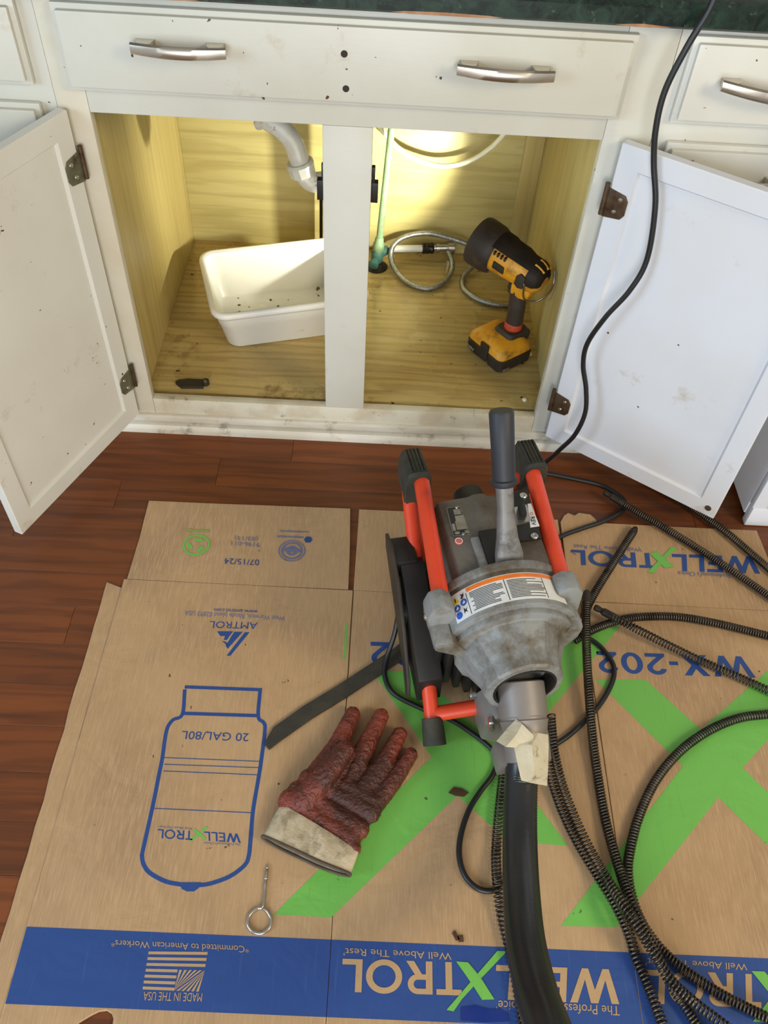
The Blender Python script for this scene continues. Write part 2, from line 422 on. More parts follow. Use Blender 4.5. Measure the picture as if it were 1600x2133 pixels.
sink = thing('sink_cabinet', 'cream painted sink cabinet standing open with bare wood interior', 'cabinet', (.41, 0, 0))
def stick(a, b, name, mat='cream_paint', bev=.0018):
    bm = B(); box2(bm, a, b); return fin(bm, name, mat, sink, bevel=bev)
stick((-.05,0,.047), (0,.019,.876), 'stile', 'rusty_paint'); stick((X3,0,.047), (.8975,.019,.876), 'stile')
stick((X1,0,ZB), (X2,.019,ZT), 'mullion')
stick((0,.0003,ZT), (X3,.019,.876), 'rail'); stick((0,.0003,.047), (X3,.019,ZB), 'rail', 'worn_paint')
stick((-.03,.019,.02), (-.016,.626,.87), 'side_panel', 'panel_wood_side', .001)
stick((.845,.019,.02), (.860,.626,.87), 'side_panel', 'panel_wood_side', .001)
stick((-.016,.62,.02), (.845,.628,.87), 'back_panel', 'panel_wood_back', .001)
stick((-.016,.032,.070), (.845,.62,.085), 'floor_panel', 'panel_wood_floor', .001)
stick((-.016,.019,.055), (.845,.032,.073), 'front_edge_strip', 'raw_wood_edge', .001)
stick((.800,.606,.085), (.845,.62,.87), 'corner_batten', 'panel_wood_side', .002)
ff = front_panel('false_drawer_front', -.022, .835, .735, .859, 'cream_paint', sink)
for (x, z) in ((.4045,.8135), (.4075,.7635)):
    bm = B(); cyl(bm, (x,-.0192,z), (x,-.0178,z), .0052, seg=16); fin(bm, 'screw_hole', 'dark_hole', ff)
handle(ff, (0.0941,-0.0400,0.8134), (0.2330,-0.0400,0.8128))
handle(ff, (0.5716,-0.0400,0.8087), (0.7163,-0.0400,0.8062))
for sx, x in ((-1, X1), (1, X2)):                                      # catches for the doors, behind the mullion
    bm = B(); box2(bm, (x-.012 if sx < 0 else x-.004, .0195, .556), (x+.004 if sx < 0 else x+.012, .034, .592)); box2(bm, (x-.004 if sx < 0 else x, .0195, .592), (x if sx < 0 else x+.006, .03, .62))
    fin(bm, 'door_catch', 'black_plastic', sink, bevel=.001)
def door(hinge, ang, width, side, mat, hz, parent=sink, z0=.055, z1=.705, label=None):
    """side=+1: inner face on local +y; -1: inner face on local -y"""
    bm = B(); th = .019
    box2(bm, (0, -th if side > 0 else 0, z0), (width, 0 if side > 0 else th, z1))
    bm.faces.ensure_lookup_table()
    f = [f for f in bm.faces if abs(f.normal.y) > .9 and (f.calc_center_median().y > -.001 if side > 0 else f.calc_center_median().y < .001)][0]
    bmesh.ops.bevel(bm, geom=[e for e in bm.edges], offset=.0018, segments=1, affect='EDGES')
    bm.faces.ensure_lookup_table()
    f = max((f for f in bm.faces if f.normal.y*side > .9), key=lambda f: f.calc_area())
    bmesh.ops.inset_region(bm, faces=[f], thickness=.050, depth=0)
    bmesh.ops.inset_region(bm, faces=[f], thickness=.006, depth=-.0055)
    d = fin(bm, 'door', mat, parent, smooth=20, label=label)
    d.location = (hinge[0]-parent.location.x, hinge[1], 0); d.rotation_euler = (0,0,R(ang))
    s = side
    for z in hz:
        bm = B(); prism(bm, [(-.006,-.026),(.026,-.021),(.032,-.012),(.032,.012),(.026,.021),(-.006,.026)], 0, .0022, Matrix.Translation((.004, s*.0003, z)) @ Matrix(((1,0,0,0),(0,0,s,0),(0,1,0,0),(0,0,0,1))))
        h = fin(bm, 'hinge', 'hinge_plated' if side > 0 else 'rust_metal', d, bevel=.0006)
        bm = B(); cyl(bm, (-.004, s*.004, z-.022), (-.004, s*.004, z+.034), .0042, seg=10); fin(bm, 'hinge_barrel', 'rust_metal', d)
        for zz in (-.011, .012):
            bm = B(); lathe(bm, (.017+.006*(zz>0), s*.0024, z+zz), (0,s,0), [(0,.0042),(.0012,.0036),(.0018,.001)], 12); fin(bm, 'hinge_screw', 'zinc', d)
    return d
dl = door((-.031,-.012), -113.2, .376, 1, 'pale_paint', (.612,.154), label='door swung open to the left, recessed panel on its inner face')
dr = door((.846,-.022), -34.2, .384, -1, 'white_paint', (.604,.156), label='door swung open to the right, recessed panel on its inner face')
bm = B(); cyl(bm, (.366,-.0015,.077), (.366,.0002,.077), .0065, seg=16); k = fin(bm, 'bumper_screw', 'rust_metal', dr)
# the rebase of the cabinet: doors were placed relative to the Empty, the rest in world coordinates
inv = Matrix.Translation(sink.location).inverted()
for ch in sink.children:
    if ch.name.split('.')[0] != 'door': ch.matrix_parent_inverse = inv

ln = thing('base_cabinet', 'cream base cabinet left of the sink cabinet, behind its open door', 'cabinet', (-.33, 0, 0))
bm = B(); box2(bm, (-.62,.0006,.047), (-.0502,.6,.876)); fin(bm, 'body', 'cream_paint', ln)
front_panel('drawer_front', -.56, -.074, .739, .859, 'cream_paint', ln)
dd = front_panel('cabinet_door', -.56, -.074, .06, .711, 'cream_paint', ln)
rebase(ln)
rn = thing('base_cabinet', 'white base cabinet right of the sink cabinet, partly hidden by the open door', 'cabinet', (1.07, 0, 0))
bm = B(); box2(bm, (.898,.0006,.047), (1.248,.6,.876)); fin(bm, 'body', 'pale_paint', rn)
d1 = front_panel('drawer_front', .915, 1.232, .735, .862, 'pale_paint', rn)
handle(d1, (0.9648,-0.0400,0.8072), (1.112,-.040,.787))
d2 = front_panel('cabinet_door', .922, 1.232, .06, .704, 'pale_paint', rn)
handle(d2, (.985,-.040,.655), (1.125,-.040,.655))
rebase(rn)

bm = B(); prism(bm, [(-.032,.880),(-.032,.902),(-.026,.910),(-.018,.913),(.63,.913),(.63,.876),(-.028,.876)], 0, 1.948, Matrix(((0,0,1,-.7),(1,0,0,0),(0,1,0,0),(0,0,0,1))))
ct = tag(fin(bm, 'countertop', 'green_marble', smooth=30), 'dark green marbled countertop with worn front edge above the cabinets', 'countertop')
for x0, x1 in ((.47,.63), (.79,.87), (.12,.2)):
    bm = B(); prism(bm, [(x0,.8786),(x0+.02,.8805),((x0+x1)/2,.8815),(x1-.02,.8803),(x1,.8786),(x1-.03,.877),(x0+.03,.877)], 0, .0006, Matrix(((1,0,0,0),(0,0,-1,-.0318),(0,1,0,0),(0,0,0,1))))
    fin(bm, 'worn_patch', 'green_marble_worn', ct)

# white appliance at the right edge
ap = thing('kitchen_range', 'white enamel appliance at the right edge beside the open cabinet door', 'appliance', (1.44, -.05, 0))
bm = B(); box2(bm, (1.252,-.185,.02), (1.262,.42,.9)); fin(bm, 'side_panel', 'appliance_white', ap, bevel=.002)
bm = B(); box2(bm, (1.254,-.205,.002), (1.66,-.185,.055)); fin(bm, 'base_panel', 'appliance_white', ap, bevel=.004)
bm = B(); box2(bm, (1.252,-.203,.055), (1.282,-.185,.9)); fin(bm, 'front_post', 'appliance_white', ap, bevel=.003)
bm = B(); box2(bm, (1.282,-.186,.055), (1.66,-.18,.9)); fin(bm, 'inner_panel', 'black_plastic', ap)
bm = B(); box2(bm, (1.296,-.212,.10), (1.66,-.187,.33)); fin(bm, 'drawer_panel', 'appliance_white', ap, bevel=.006)
bm = B(); box2(bm, (1.286,-.222,.345), (1.66,-.187,.86)); fin(bm, 'oven_door', 'appliance_white', ap, bevel=.006)
bm = B(); box2(bm, (1.262,-.185,.02), (1.66,.42,.9)); fin(bm, 'body', 'appliance_white', ap)
for x in (1.275, 1.62):
    for y in (-.16,.38): bm = B(); cyl(bm, (x,y,0), (x,y,.022), .014); fin(bm, 'leveling_foot', 'black_plastic', ap)
rebase(ap)

# ------------------------------------------------------------------ flattened carton on the floor
CX, CY, CA = .0139, -.4117, -.0055
def cb(u, v): return (CX+u*math.cos(CA)+v*math.sin(CA), CY+u*math.sin(CA)-v*math.cos(CA))
T = .005
carton = thing('flattened_carton', 'flattened brown cardboard carton with blue and green print spread on the floor', 'cardboard box', (.6,-.7,0))
def rect(u0, v0, u1, v1): return [cb(u0,v0), cb(u1,v0), cb(u1,v1), cb(u0,v1)]
g = .0005
random.seed(3)
hole = [(0.1106,-1.1436),(0.1182,-1.1383),(0.1282,-1.1318),(0.1385,-1.1264),(0.1485,-1.1249),(0.1565,-1.1287),(0.1597,-1.1342),(0.1601,-1.1443),(0.1575,-1.1554),(0.1165,-1.1567)]
p1 = flat('panel', [rect(.0,.0+g,.436-g,.83), hole], .0002, T-.0002, 'cardboard', carton, .0012)
p2 = flat('panel', [rect(.436+g,.0+g,.871-g,.83)], .0002, T-.0002, 'cardboard', carton, .0012)
p3 = flat('panel', [rect(.871+g,.0+g,1.285-g,.83)], .0002, T-.0002, 'cardboard', carton, .0012)
p4 = flat('panel', [rect(1.285+g,.0+g,1.5,.83)], .0002, T-.0002, 'cardboard', carton, .0012)
tabl = [cb(-.031,.008)]+[cb(-.030+random.uniform(-.0015,.0015), .03+i*.04) for i in range(20)]+[cb(-.031,.83)]
tabr = [cb(.001+random.uniform(-.002,.002), .83-i*.03) for i in range(28)]
flat('glue_tab', [tabl+tabr], .0002, .0026, 'cardboard', carton, .0006)
f1 = flat('flap', [[cb(.006,-.198), cb(.13,-.199), cb(.419,-.204), cb(.424,-.1), cb(.426,-g), cb(.006,-g), cb(.008,-.1)]], .0002, .0042, 'cardboard', carton, .0008)
f2 = flat('flap', [[cb(.437,-.203), cb(.62,-.205), cb(.848,-.202), cb(.850,-g), cb(.4365,-g)]], .0002, .0042, 'cardboard', carton, .0008)
torn = [cb(.853,-.196), cb(.862,-.214), cb(.872,-.222), cb(.884,-.216), cb(.895,-.224), cb(.918,-.221), cb(.930,-.205), cb(.925,-.199)]
f3 = flat('flap', [torn+[cb(1.1,-.199), cb(1.262,-.200), cb(1.268,-.1), cb(1.272,-g), cb(.853,-g)]], .0002, .0042, 'cardboard', carton, .0008)
f4 = flat('flap', [[cb(1.290,-.19), cb(1.5,-.19), cb(1.5,-g), cb(1.287,-g)]], .0002, .0042, 'cardboard', carton, .0008)
Zi = T+.0002
def printed(name, polys, mat, parent, lift=0): return flat(name, polys, Zi+lift, 0, mat, parent)
def stroke(name, pts, w, mat, parent, lift=0, smooth=0):
    """a drawn line of width w through world-xy points, as a flat strip"""
    P = [Vector((p[0], p[1], 0)) for p in pts]
    if smooth: P = catmull(P, smooth)
    bm = B(); prev = None; n = len(P)
    for i in range(n):
        d = (P[min(i+1, n-1)]-P[max(i-1, 0)]).normalized(); k = Vector((-d.y, d.x, 0))*w/2; z = Vector((0, 0, Zi+lift))
        cur = (bm.verts.new(P[i]+k+z), bm.verts.new(P[i]-k+z))
        if prev: bm.faces.new((prev[0], prev[1], cur[1], cur[0]))
        prev = cur
    me = bpy.data.meshes.new(name); bm.to_mesh(me); bm.free()
    return new_obj(name, me, mat, parent)
for p, a, b in ((p1,.001,.4355), (p2,.4365,.8705), (p3,.8715,1.284), (p4,1.286,1.5)):
    printed('printed_stripe', [rect(a,.6125,b,.7095)], 'blue_ink', p)
def lt(body, pts, mat, parent, bold=.02, lift=0): return lettering(body, pts[0], pts[1], pts[2], Zi+.0002+lift, mat, parent, 0)
def glyph(ch, t=.19):
    """wide block capitals: (outlines, advance width), cap height 1"""
    def arc(cx, cy, rx, ry, a0, a1, n=14): return [(cx+rx*math.cos(R(a0+(a1-a0)*i/n)), cy+ry*math.sin(R(a0+(a1-a0)*i/n))) for i in range(n+1)]
    if ch == 'L': return [[(0,0),(.58,0),(.58,t*.92),(t,t*.92),(t,1),(0,1)]], .58
    if ch == 'E': return [[(0,0),(.62,0),(.62,t*.9),(t,t*.9),(t,.5-t*.42),(.56,.5-t*.42),(.56,.5+t*.42),(t,.5+t*.42),(t,1-t*.9),(.62,1-t*.9),(.62,1),(0,1)]], .62
    if ch == 'T': return [[(.36-t/2,0),(.36+t/2,0),(.36+t/2,1-t*.9),(.72,1-t*.9),(.72,1),(0,1),(0,1-t*.9),(.36-t/2,1-t*.9)]], .72
    if ch == 'W': return [[(.30,0),(.48,0),(.68,.62),(.88,0),(1.06,0),(1.36,1),(1.15,1),(.965,.33),(.78,1),(.58,1),(.395,.33),(.21,1),(0,1)]], 1.36
    if ch == 'X': return [[(0,0),(.24,0),(.45,.34),(.66,0),(.90,0),(.575,.51),(.88,1),(.64,1),(.45,.68),(.26,1),(.02,1),(.325,.51)]], .9
    if ch == 'O': return [arc(.52,.5,.52,.52,0,360,40)[:-1], arc(.52,.5,.52-t,.52-t*.95,0,360,40)[:-1]], 1.04
    if ch == '0': return [arc(.36,.5,.36,.51,0,360,36)[:-1], arc(.36,.5,.36-t,.51-t*.9,0,360,36)[:-1]], .72
    if ch == 'R': return [[(0,0),(t,0),(t,.40),(.30,.40),(.53,0),(.76,0),(.50,.425)]+arc(.42,.70,.29,.30,-70,90,14)+[(0,1)], [(t,.565)]+[(.42,.565)]+arc(.42,.70,.29-t*.9,.135,-85,85,10)+[(.42,.835),(t,.835)]], .76
    if ch == '2': return [[(0,0),(.66,0),(.66,t*.9),(.27,t*.9)]+[(.50,.42),(.62,.56)]+arc(.33,.70,.32,.31,-8,172,18)+[(.19,.72)]+arc(.33,.70,.14,.135,165,0,12)+[(.44,.60),(.36,.50),(0,.12)]], .66
    if ch == '-': return [[(0,.36),(.30,.36),(.30,.36+t*.9),(0,.36+t*.9)]], .30
def block(body, pts, mat, parent, lift=0, gap=.11, t=.19):
    """block capitals from pts[0] to pts[1] along the baseline, cap height pts[0]->pts[2]"""
    A = Vector(pts[0]); Uv = Vector(pts[1])-A; V = Vector(pts[2])-A; gl_ = [glyph(c, t) for c in body]
    tot = sum(w for _, w in gl_)+gap*(len(gl_)-1); x = 0
    for (outs, w), c in zip(gl_, body):
        polys = [[tuple(A+Uv*((x+px)/tot)+V*py) for px, py in o] for o in outs]
        printed('letter', polys, mat, parent, lift); x += w+gap
# blue stripe, middle panel
block('WELL', [(0.8587,-1.0520),(0.6829,-1.0516),(0.8519,-1.0955)], 'tan_print', p2, .0005)
block('TROL', [(0.6323,-1.0502),(0.4644,-1.0508),(0.6322,-1.0918)], 'tan_print', p2, .0005)
lt("Well Above The Rest'", [(0.6190,-1.0382),(0.4650,-1.0371),(0.6194,-1.0475)], 'tan_print', p2, .01, .0004)
lt("The Professional's Choice'", [(0.8515,-1.0979),(0.6801,-1.0962),(0.8503,-1.1096)], 'tan_print', p2, .01, .0004)
printed('printed_x', [[(0.6855,-1.0334),(0.6993,-1.0336),(0.6658,-1.0644),(0.6587,-1.0707),(0.6320,-1.0965),(0.6202,-1.1115),(0.6103,-1.1100),(0.6394,-1.0803),(0.6521,-1.0673)]], 'green_ink', p2, .0008)
printed('printed_x', [[(0.6255,-1.0491),(0.6426,-1.0498),(0.6589,-1.0676),(0.6775,-1.0951),(0.6601,-1.0962),(0.6482,-1.0788)]], 'green_ink', p2, .0009)
# blue stripe, right panel
block('TROL', [(1.0619,-1.0515),(0.8975,-1.0507),(1.0520,-1.0940)], 'tan_print', p3, .0005)
lt("Well Above The Rest'", [(1.0459,-1.0384),(0.8995,-1.0357),(1.0443,-1.0471)], 'tan_print', p3, .01, .0004)
printed('printed_x', [[(1.1255,-1.0339),(1.1405,-1.0353),(1.0955,-1.0700),(1.0499,-1.1115),(1.0354,-1.1108),(1.0823,-1.0680)]], 'green_ink', p3, .0008)
printed('printed_x', [[(1.0498,-1.0476),(1.0685,-1.0476),(1.1026,-1.0924),(1.0814,-1.0954)]], 'green_ink', p3, .0009)
# blue stripe, left panel: the flag and the two lines of print
lt('*Committed to American Workers*', [(0.3297,-1.0391),(0.1348,-1.0376),(0.3315,-1.0478)], 'tan_print', p1, .02, .0004)
lt('MADE IN THE USA', [(0.2742,-1.1002),(0.1941,-1.1010),(0.2746,-1.1107)], 'tan_print', p1, .03, .0004)
fl = [(0.2733,-1.0485),(0.1904,-1.0506),(0.1915,-1.0982),(0.2719,-1.0985)]
def fq(s, t):
    a, b, c, d = [Vector(q) for q in fl]; p = a.lerp(b, s).lerp(d.lerp(c, s), t); return (p.x, p.y)
for i in range(7):
    t0, t1 = i/6.5, (i+.5)/6.5
    s1 = .0 if i < 3 else .46
    printed('flag_stripe', [[fq(s1,t0), fq(1,t0), fq(1,t1), fq(s1,t1)]], 'tan_print', p1, .0004)
for i in range(11):
    q = -.38+i*.085
    pl = [(max(q,0), max(0,-q)), (max(q+.05,0), max(0,-q-.05))]
    cut = [(x*.46*1.0, .50) for x in ()]
    a, b = q, q+.045
    pts = []
    for (x0, y0) in ((a,0), (b,0), (b+.42,1), (a+.42,1)): pts.append((min(max(x0,0),.46), y0))
    poly = [fq(x, .47+y*.53) for x, y in pts]
    printed('flag_star_line', [poly], 'tan_print', p1, .0004)
# tank drawing
W = .0062
tank_l = [(0.1691,-0.6388),(0.1732,-0.6857),(0.1591,-0.6969),(0.1523,-0.7163),(0.1545,-0.7651),(0.1546,-0.7976),(0.1548,-0.8444),(0.1535,-0.9110),(0.1541,-0.9209),(0.1586,-0.9320),(0.1703,-0.9441),(0.1961,-0.9555),(0.2216,-0.9594)]
tank_r = [(0.2985,-0.6345),(0.3010,-0.6834),(0.3112,-0.6944),(0.3151,-0.7073),(0.3152,-0.7632),(0.3140,-0.7989),(0.3121,-0.8457),(0.3141,-0.8977),(0.3140,-0.9149),(0.3099,-0.9278),(0.2905,-0.9445),(0.2637,-0.9558),(0.2429,-0.9593),(0.2216,-0.9594)]
stroke('tank_outline', tank_l, W, 'blue_ink', p1, 0, 5); stroke('tank_outline', tank_r, W, 'blue_ink', p1, .0001, 5)
stroke('tank_outline', [(0.1683,-0.6342),(0.3017,-0.6335)], W, 'blue_ink', p1, .0002); stroke('tank_outline', [(0.1737,-0.6839),(0.3009,-0.6825)], W, 'blue_ink', p1, .0002)
for q in ([(0.1573,-0.7634),(0.3129,-0.7633)], [(0.1595,-0.7748),(0.3118,-0.7740)], [(0.1601,-0.7861),(0.3117,-0.7862)], [(0.1583,-0.8473),(0.3093,-0.8481)]): stroke('tank_line', q, .0014, 'blue_ink', p1, .00005)
printed('tank_cap', [[(0.2154,-0.9562),(0.2220,-0.9655),(0.2303,-0.9686),(0.2401,-0.9682),(0.2458,-0.9639),(0.2493,-0.9550)]], 'blue_ink', p1, .0003)
lt('20 GAL/80L', [(0.2896,-0.7154),(0.1786,-0.7160),(0.2898,-0.7299)], 'blue_ink', p1, .015)
block('WELL', [(0.2972,-0.8815),(0.2408,-0.8800),(0.2998,-0.8953)], 'blue_ink', p1, 0, .11, .16); block('TROL', [(0.2238,-0.8800),(0.1698,-0.8791),(0.2254,-0.8938)], 'blue_ink', p1, 0, .11, .16)
lt('Well Above The Rest', [(0.2215,-0.8749),(0.1710,-0.8739),(0.2221,-0.8786)], 'faded_blue_ink', p1, 0); lt("The Professional's Choice", [(0.2992,-0.8961),(0.2434,-0.8960),(0.2996,-0.8997)], 'faded_blue_ink', p1, 0)
stroke('printed_x', [(0.2448,-0.8725),(0.2220,-0.8954)], .004, 'green_ink', p1); stroke('printed_x', [(0.2249,-0.8777),(0.2449,-0.8916)], .004, 'green_ink', p1, .0002)
# maker's mark
printed('maker_mark', [[(0.2065,-0.5192),(0.2359,-0.5177),(0.2304,-0.5282),(0.2272,-0.5365),(0.2212,-0.5368),(0.2226,-0.5286),(0.2140,-0.5290)]], 'blue_ink', p1)
printed('maker_mark', [[(0.2181,-0.5389),(0.2269,-0.5405),(0.2298,-0.5484)], [(0.2377,-0.5186),(0.2533,-0.5178),(0.2308,-0.5553),(0.2264,-0.5485)]], 'blue_ink', p1)
printed('maker_mark', [[(0.2569,-0.5187),(0.2656,-0.5182),(0.2378,-0.5688),(0.2310,-0.5691)]], 'blue_ink', p1)
lt('AMTROL', [(0.2779,-0.4969),(0.1910,-0.4983),(0.2779,-0.5114)], 'blue_ink', p1, 0)
lt('West Warwick, Rhode Island 02893 USA', [(0.3265,-0.4807),(0.1418,-0.4777),(0.3267,-0.4913)], 'faded_blue_ink', p1, .015)
lt('www.amtrol.com', [(0.2746,-0.4697),(0.1937,-0.4697),(0.2756,-0.4781)], 'blue_ink', p1, .01)
# top flap of the left panel
def ring(c, r, w, n=40):
    o = [(c[0]+r*math.cos(2*math.pi*i/n), c[1]+r*math.sin(2*math.pi*i/n)) for i in range(n)]
    i_ = [(c[0]+(r-w)*math.cos(2*math.pi*i/n), c[1]+(r-w)*math.sin(2*math.pi*i/n)) for i in range(n)]
    return [o, i_]
c = (0.1365,-0.3234,0.0050)
printed('recycling_emblem', ring(c, .0265, .0045), 'green_ink', f1)
for k in range(3):
    a0 = R(90+120*k)
    pts = [(c[0]+r*math.cos(a0+da), c[1]+r*math.sin(a0+da)) for r, da in ((.017,-.95), (.018,-.5), (.017,.15), (.012,.5), (.008,.1), (.010,-.5))]
    printed('recycling_arrow', [pts], 'green_ink', f1)
def smudge(a, b, h, mat, parent, seed, lift=0):
    """a line of print too blurred to read: a broken bar of uneven height"""
    random.seed(seed); A, Bv = Vector(a[:2]), Vector(b[:2]); d = (Bv-A); n = Vector((-d.y, d.x)).normalized(); k = 24; up = []; lo = []
    for i in range(k+1):
        p = A+d*(i/k); up.append(p+n*h*random.uniform(.15,.5)); lo.append(p-n*h*random.uniform(.15,.5))
    printed('blurred_print', [[tuple(p) for p in up+lo[::-1]]], mat, parent, lift)
q = [(0.1562,-0.2869),(0.1104,-0.2871)]; smudge(q[0], q[1], .009, 'faded_green_ink', f1, 1)
lt('07/15/24', [(0.2635,-0.3529),(0.1964,-0.3532),(0.2651,-0.3668)], 'blue_ink', f1, .02)
lt('9196-011', [(0.2595,-0.3114),(0.2034,-0.3098),(0.2608,-0.3222)], 'faded_blue_ink', f1, .02); lt('(03/15)', [(0.2540,-0.2971),(0.2083,-0.2974),(0.2551,-0.3068)], 'faded_blue_ink', f1, .02)
c = (0.3245,-0.3269,0.0050)
for r, w in ((.0265,.002), (.0215,.004), (.012,.005)): printed('round_stamp', ring(c, r, w), 'faded_blue_ink', f1)
smudge((c[0]-.017,c[1]+.002), (c[0]+.017,c[1]), .012, 'faded_blue_ink', f1, 4, .0002)
c = (0.3542,-0.2974,0.0050)
printed('hexagon_mark', [[(c[0]+.0085*math.cos(R(60*i)), c[1]+.0085*math.sin(R(60*i))) for i in range(6)]], 'blue_ink', f1)
q = [(0.3442,-0.2919),(0.2917,-0.2925)]; smudge(q[0], q[1], .0050, 'faded_blue_ink', f1, 2); q = [(0.3536,-0.2777),(0.2960,-0.2786)]; smudge(q[0], q[1], .0042, 'faded_blue_ink', f1, 3)
# top flap of the right panel
block('WELL', [(1.2614,-0.2891),(1.0853,-0.2918),(1.2540,-0.3315)], 'blue_ink', f3); block('TROL', [(1.0521,-0.2925),(0.8804,-0.2926),(1.0490,-0.3299)], 'blue_ink', f3)
printed('printed_x', [[(1.0867,-0.2746),(1.1004,-0.2750),(1.0667,-0.3074),(1.0391,-0.3422),(1.0260,-0.3406),(1.0570,-0.3080)]], 'green_ink', f3, .0004); printed('printed_x', [[(1.0386,-0.2921),(1.0567,-0.2886),(1.0827,-0.3244),(1.0628,-0.3279)]], 'green_ink', f3, .0005)
lt('Well Above The Rest', [(1.0260,-0.2806),(0.8879,-0.2787),(1.0253,-0.2904)], 'faded_blue_ink', f3, .01); lt("The Professional's Choice", [(1.2154,-0.3359),(1.0883,-0.3348),(1.2137,-0.3466)], 'faded_blue_ink', f3, .01)
# model number and the big green crosses
block('WX-202', [(1.1831,-0.5241),(0.8990,-0.5270),(1.1831,-0.5677)], 'blue_ink', p3)
block('WX-202', [(0.7672,-0.5224),(0.4863,-0.5274),(0.7701,-0.5701)], 'blue_ink', p2)
printed('printed_cross', [[(0.8892,-0.5847),(0.9803,-0.5813),(1.0594,-0.6740),(1.1748,-0.5798),(1.2559,-0.5123),(1.3646,-0.5090),(1.1152,-0.7398),(1.1976,-0.8487),(1.1781,-0.9364),(1.0623,-0.7927),(0.8641,-0.9953),(0.7810,-0.9969),(1.0138,-0.7416)]], 'green_ink', p3)
printed('printed_cross', [[(0.4917,-0.5865),(0.5702,-0.5837),(0.6778,-0.6911),(0.7956,-0.5747),(0.8622,-0.4888),(0.9523,-0.4694),(0.7187,-0.7492),(0.8054,-0.8803),(0.7119,-0.8765),(0.6356,-0.8070),(0.4446,-0.9968),(0.3606,-0.9958),(0.5946,-0.7437)]], 'green_ink', p2)
printed('printed_fleck', [[(0.6304,-1.1059),(0.6504,-1.1030),(0.6702,-1.1070),(0.6836,-1.1054),(0.6951,-1.1120),(0.6970,-1.1212),(0.6626,-1.1234),(0.6298,-1.1221)]], 'dark_blue_tape', p2, .0008)
stroke('printed_mark', [(0.4408,-0.4916),(0.4412,-0.5646)], .004, 'green_ink', p1)
rebase(carton)

# ------------------------------------------------------------------ drain cleaning machine (modelled in its own frame: x right, -y towards the hose)
mc = thing('drain_machine', 'grey drain cleaning machine with red tube frame and black lever grip', 'drain machine', (.655,-.405,0), R(12.4))
def U(s, u, z): return Vector((s, -u, z))
def F(bm, name, mat, bevel=0, label=None, parent=None, smooth=35): return fin(bm, name, mat, parent or mc, smooth, bevel, label)
# motor housing
bm = B()
prism(bm, [(-.080,.135),(-.080,.262),(-.072,.280),(-.020,.285),(-.012,.290),(.004,.290),(.012,.282),(.075,.280),(.084,.265),(.084,.135)], -.185, -.002, Matrix(((1,0,0,0),(0,0,1,0),(0,1,0,0),(0,0,0,1))))
hs = F(bm, 'motor_housing', 'housing_grey', .005)
bm = B(); box2(bm, U(-.026,.082,.284), U(.030,.185,.2935)); F(bm, 'lever_slot', 'black_plastic', .003)
bm = B(); box2(bm, U(-.040,.09,.2795), U(-.026,.182,.289)); F(bm, 'housing_rib', 'cast_grey', .003)
bm = B(); cyl(bm, U(.0,-.052,.225), U(.0,.0,.225), .026, .03); F(bm, 'motor_end_cap', 'ribbed_rubber', .004)
pl = [(-0.0620,-0.0196,0.2860),(-0.0270,-0.0198,0.2860),(-0.0311,-0.0807,0.2860),(-0.0651,-0.0803,0.2860)]
def plate(name, q, mat, th=.0012, parent=None, lift=0):
    bm = B(); lo = [bm.verts.new(Vector(p)+Vector((0,0,lift))) for p in q]; hi = [bm.verts.new(Vector(p)+Vector((0,0,lift+th))) for p in q]; n = len(q)
    for i in range(n): bm.faces.new((lo[i], lo[(i+1)%n], hi[(i+1)%n], hi[i]))
    bm.faces.new(lo[::-1]); bm.faces.new(hi); return F(bm, name, mat, parent=parent)
def quad(q, s0, t0, s1, t1):
    a, b, c, d = [Vector(p) for p in q]; f = lambda s, t: a.lerp(b, s).lerp(d.lerp(c, s), t)
    return [f(s0,t0), f(s1,t0), f(s1,t1), f(s0,t1)]
for p in pl: pass
PLZ = -.0045
pl = [(x, y, z+PLZ) for x, y, z in pl]
np_ = plate('name_plate', pl, 'label_ink', .0015)
for a in ((.0,.0,1,.015), (0,.985,1,1), (0,0,.025,1), (.975,0,1,1), (.30,.10,.62,.28), (.30,.32,.88,.5), (.25,.5,.86,.80), (.06,.58,.2,.82), (.70,.06,.95,.2), (.12,.86,.34,.94), (.6,.85,.85,.95)):
    plate('plate_print', quad(pl, *a), 'plate_metal', .0004, np_, .0014)
for t in (.03, .95):
    q = quad(pl, .5, t, .51, t+.01)[0]; bm = B(); lathe(bm, q+Vector((0,0,.0015)), (0,0,1), [(0,.003),(.001,.0025),(.0014,.001)], 10); F(bm, 'rivet', 'zinc')
c = Vector([(-0.0584,-0.0900,0.2820)][0]); bm = B(); cyl(bm, c-Vector((0,0,.001)), c+Vector((0,0,.0006)), .0068); st = F(bm, 'round_sticker', 'sticker_red')
bm = B()
lathe(bm, c+Vector((0,0,.0006)), (0,0,1), [(0,.0062),(.0004,.0062),(.0004,.0052),(0,.0052)], 20, cap0=False, cap1=False); F(bm, 'sticker_ring', 'label_white', parent=st)
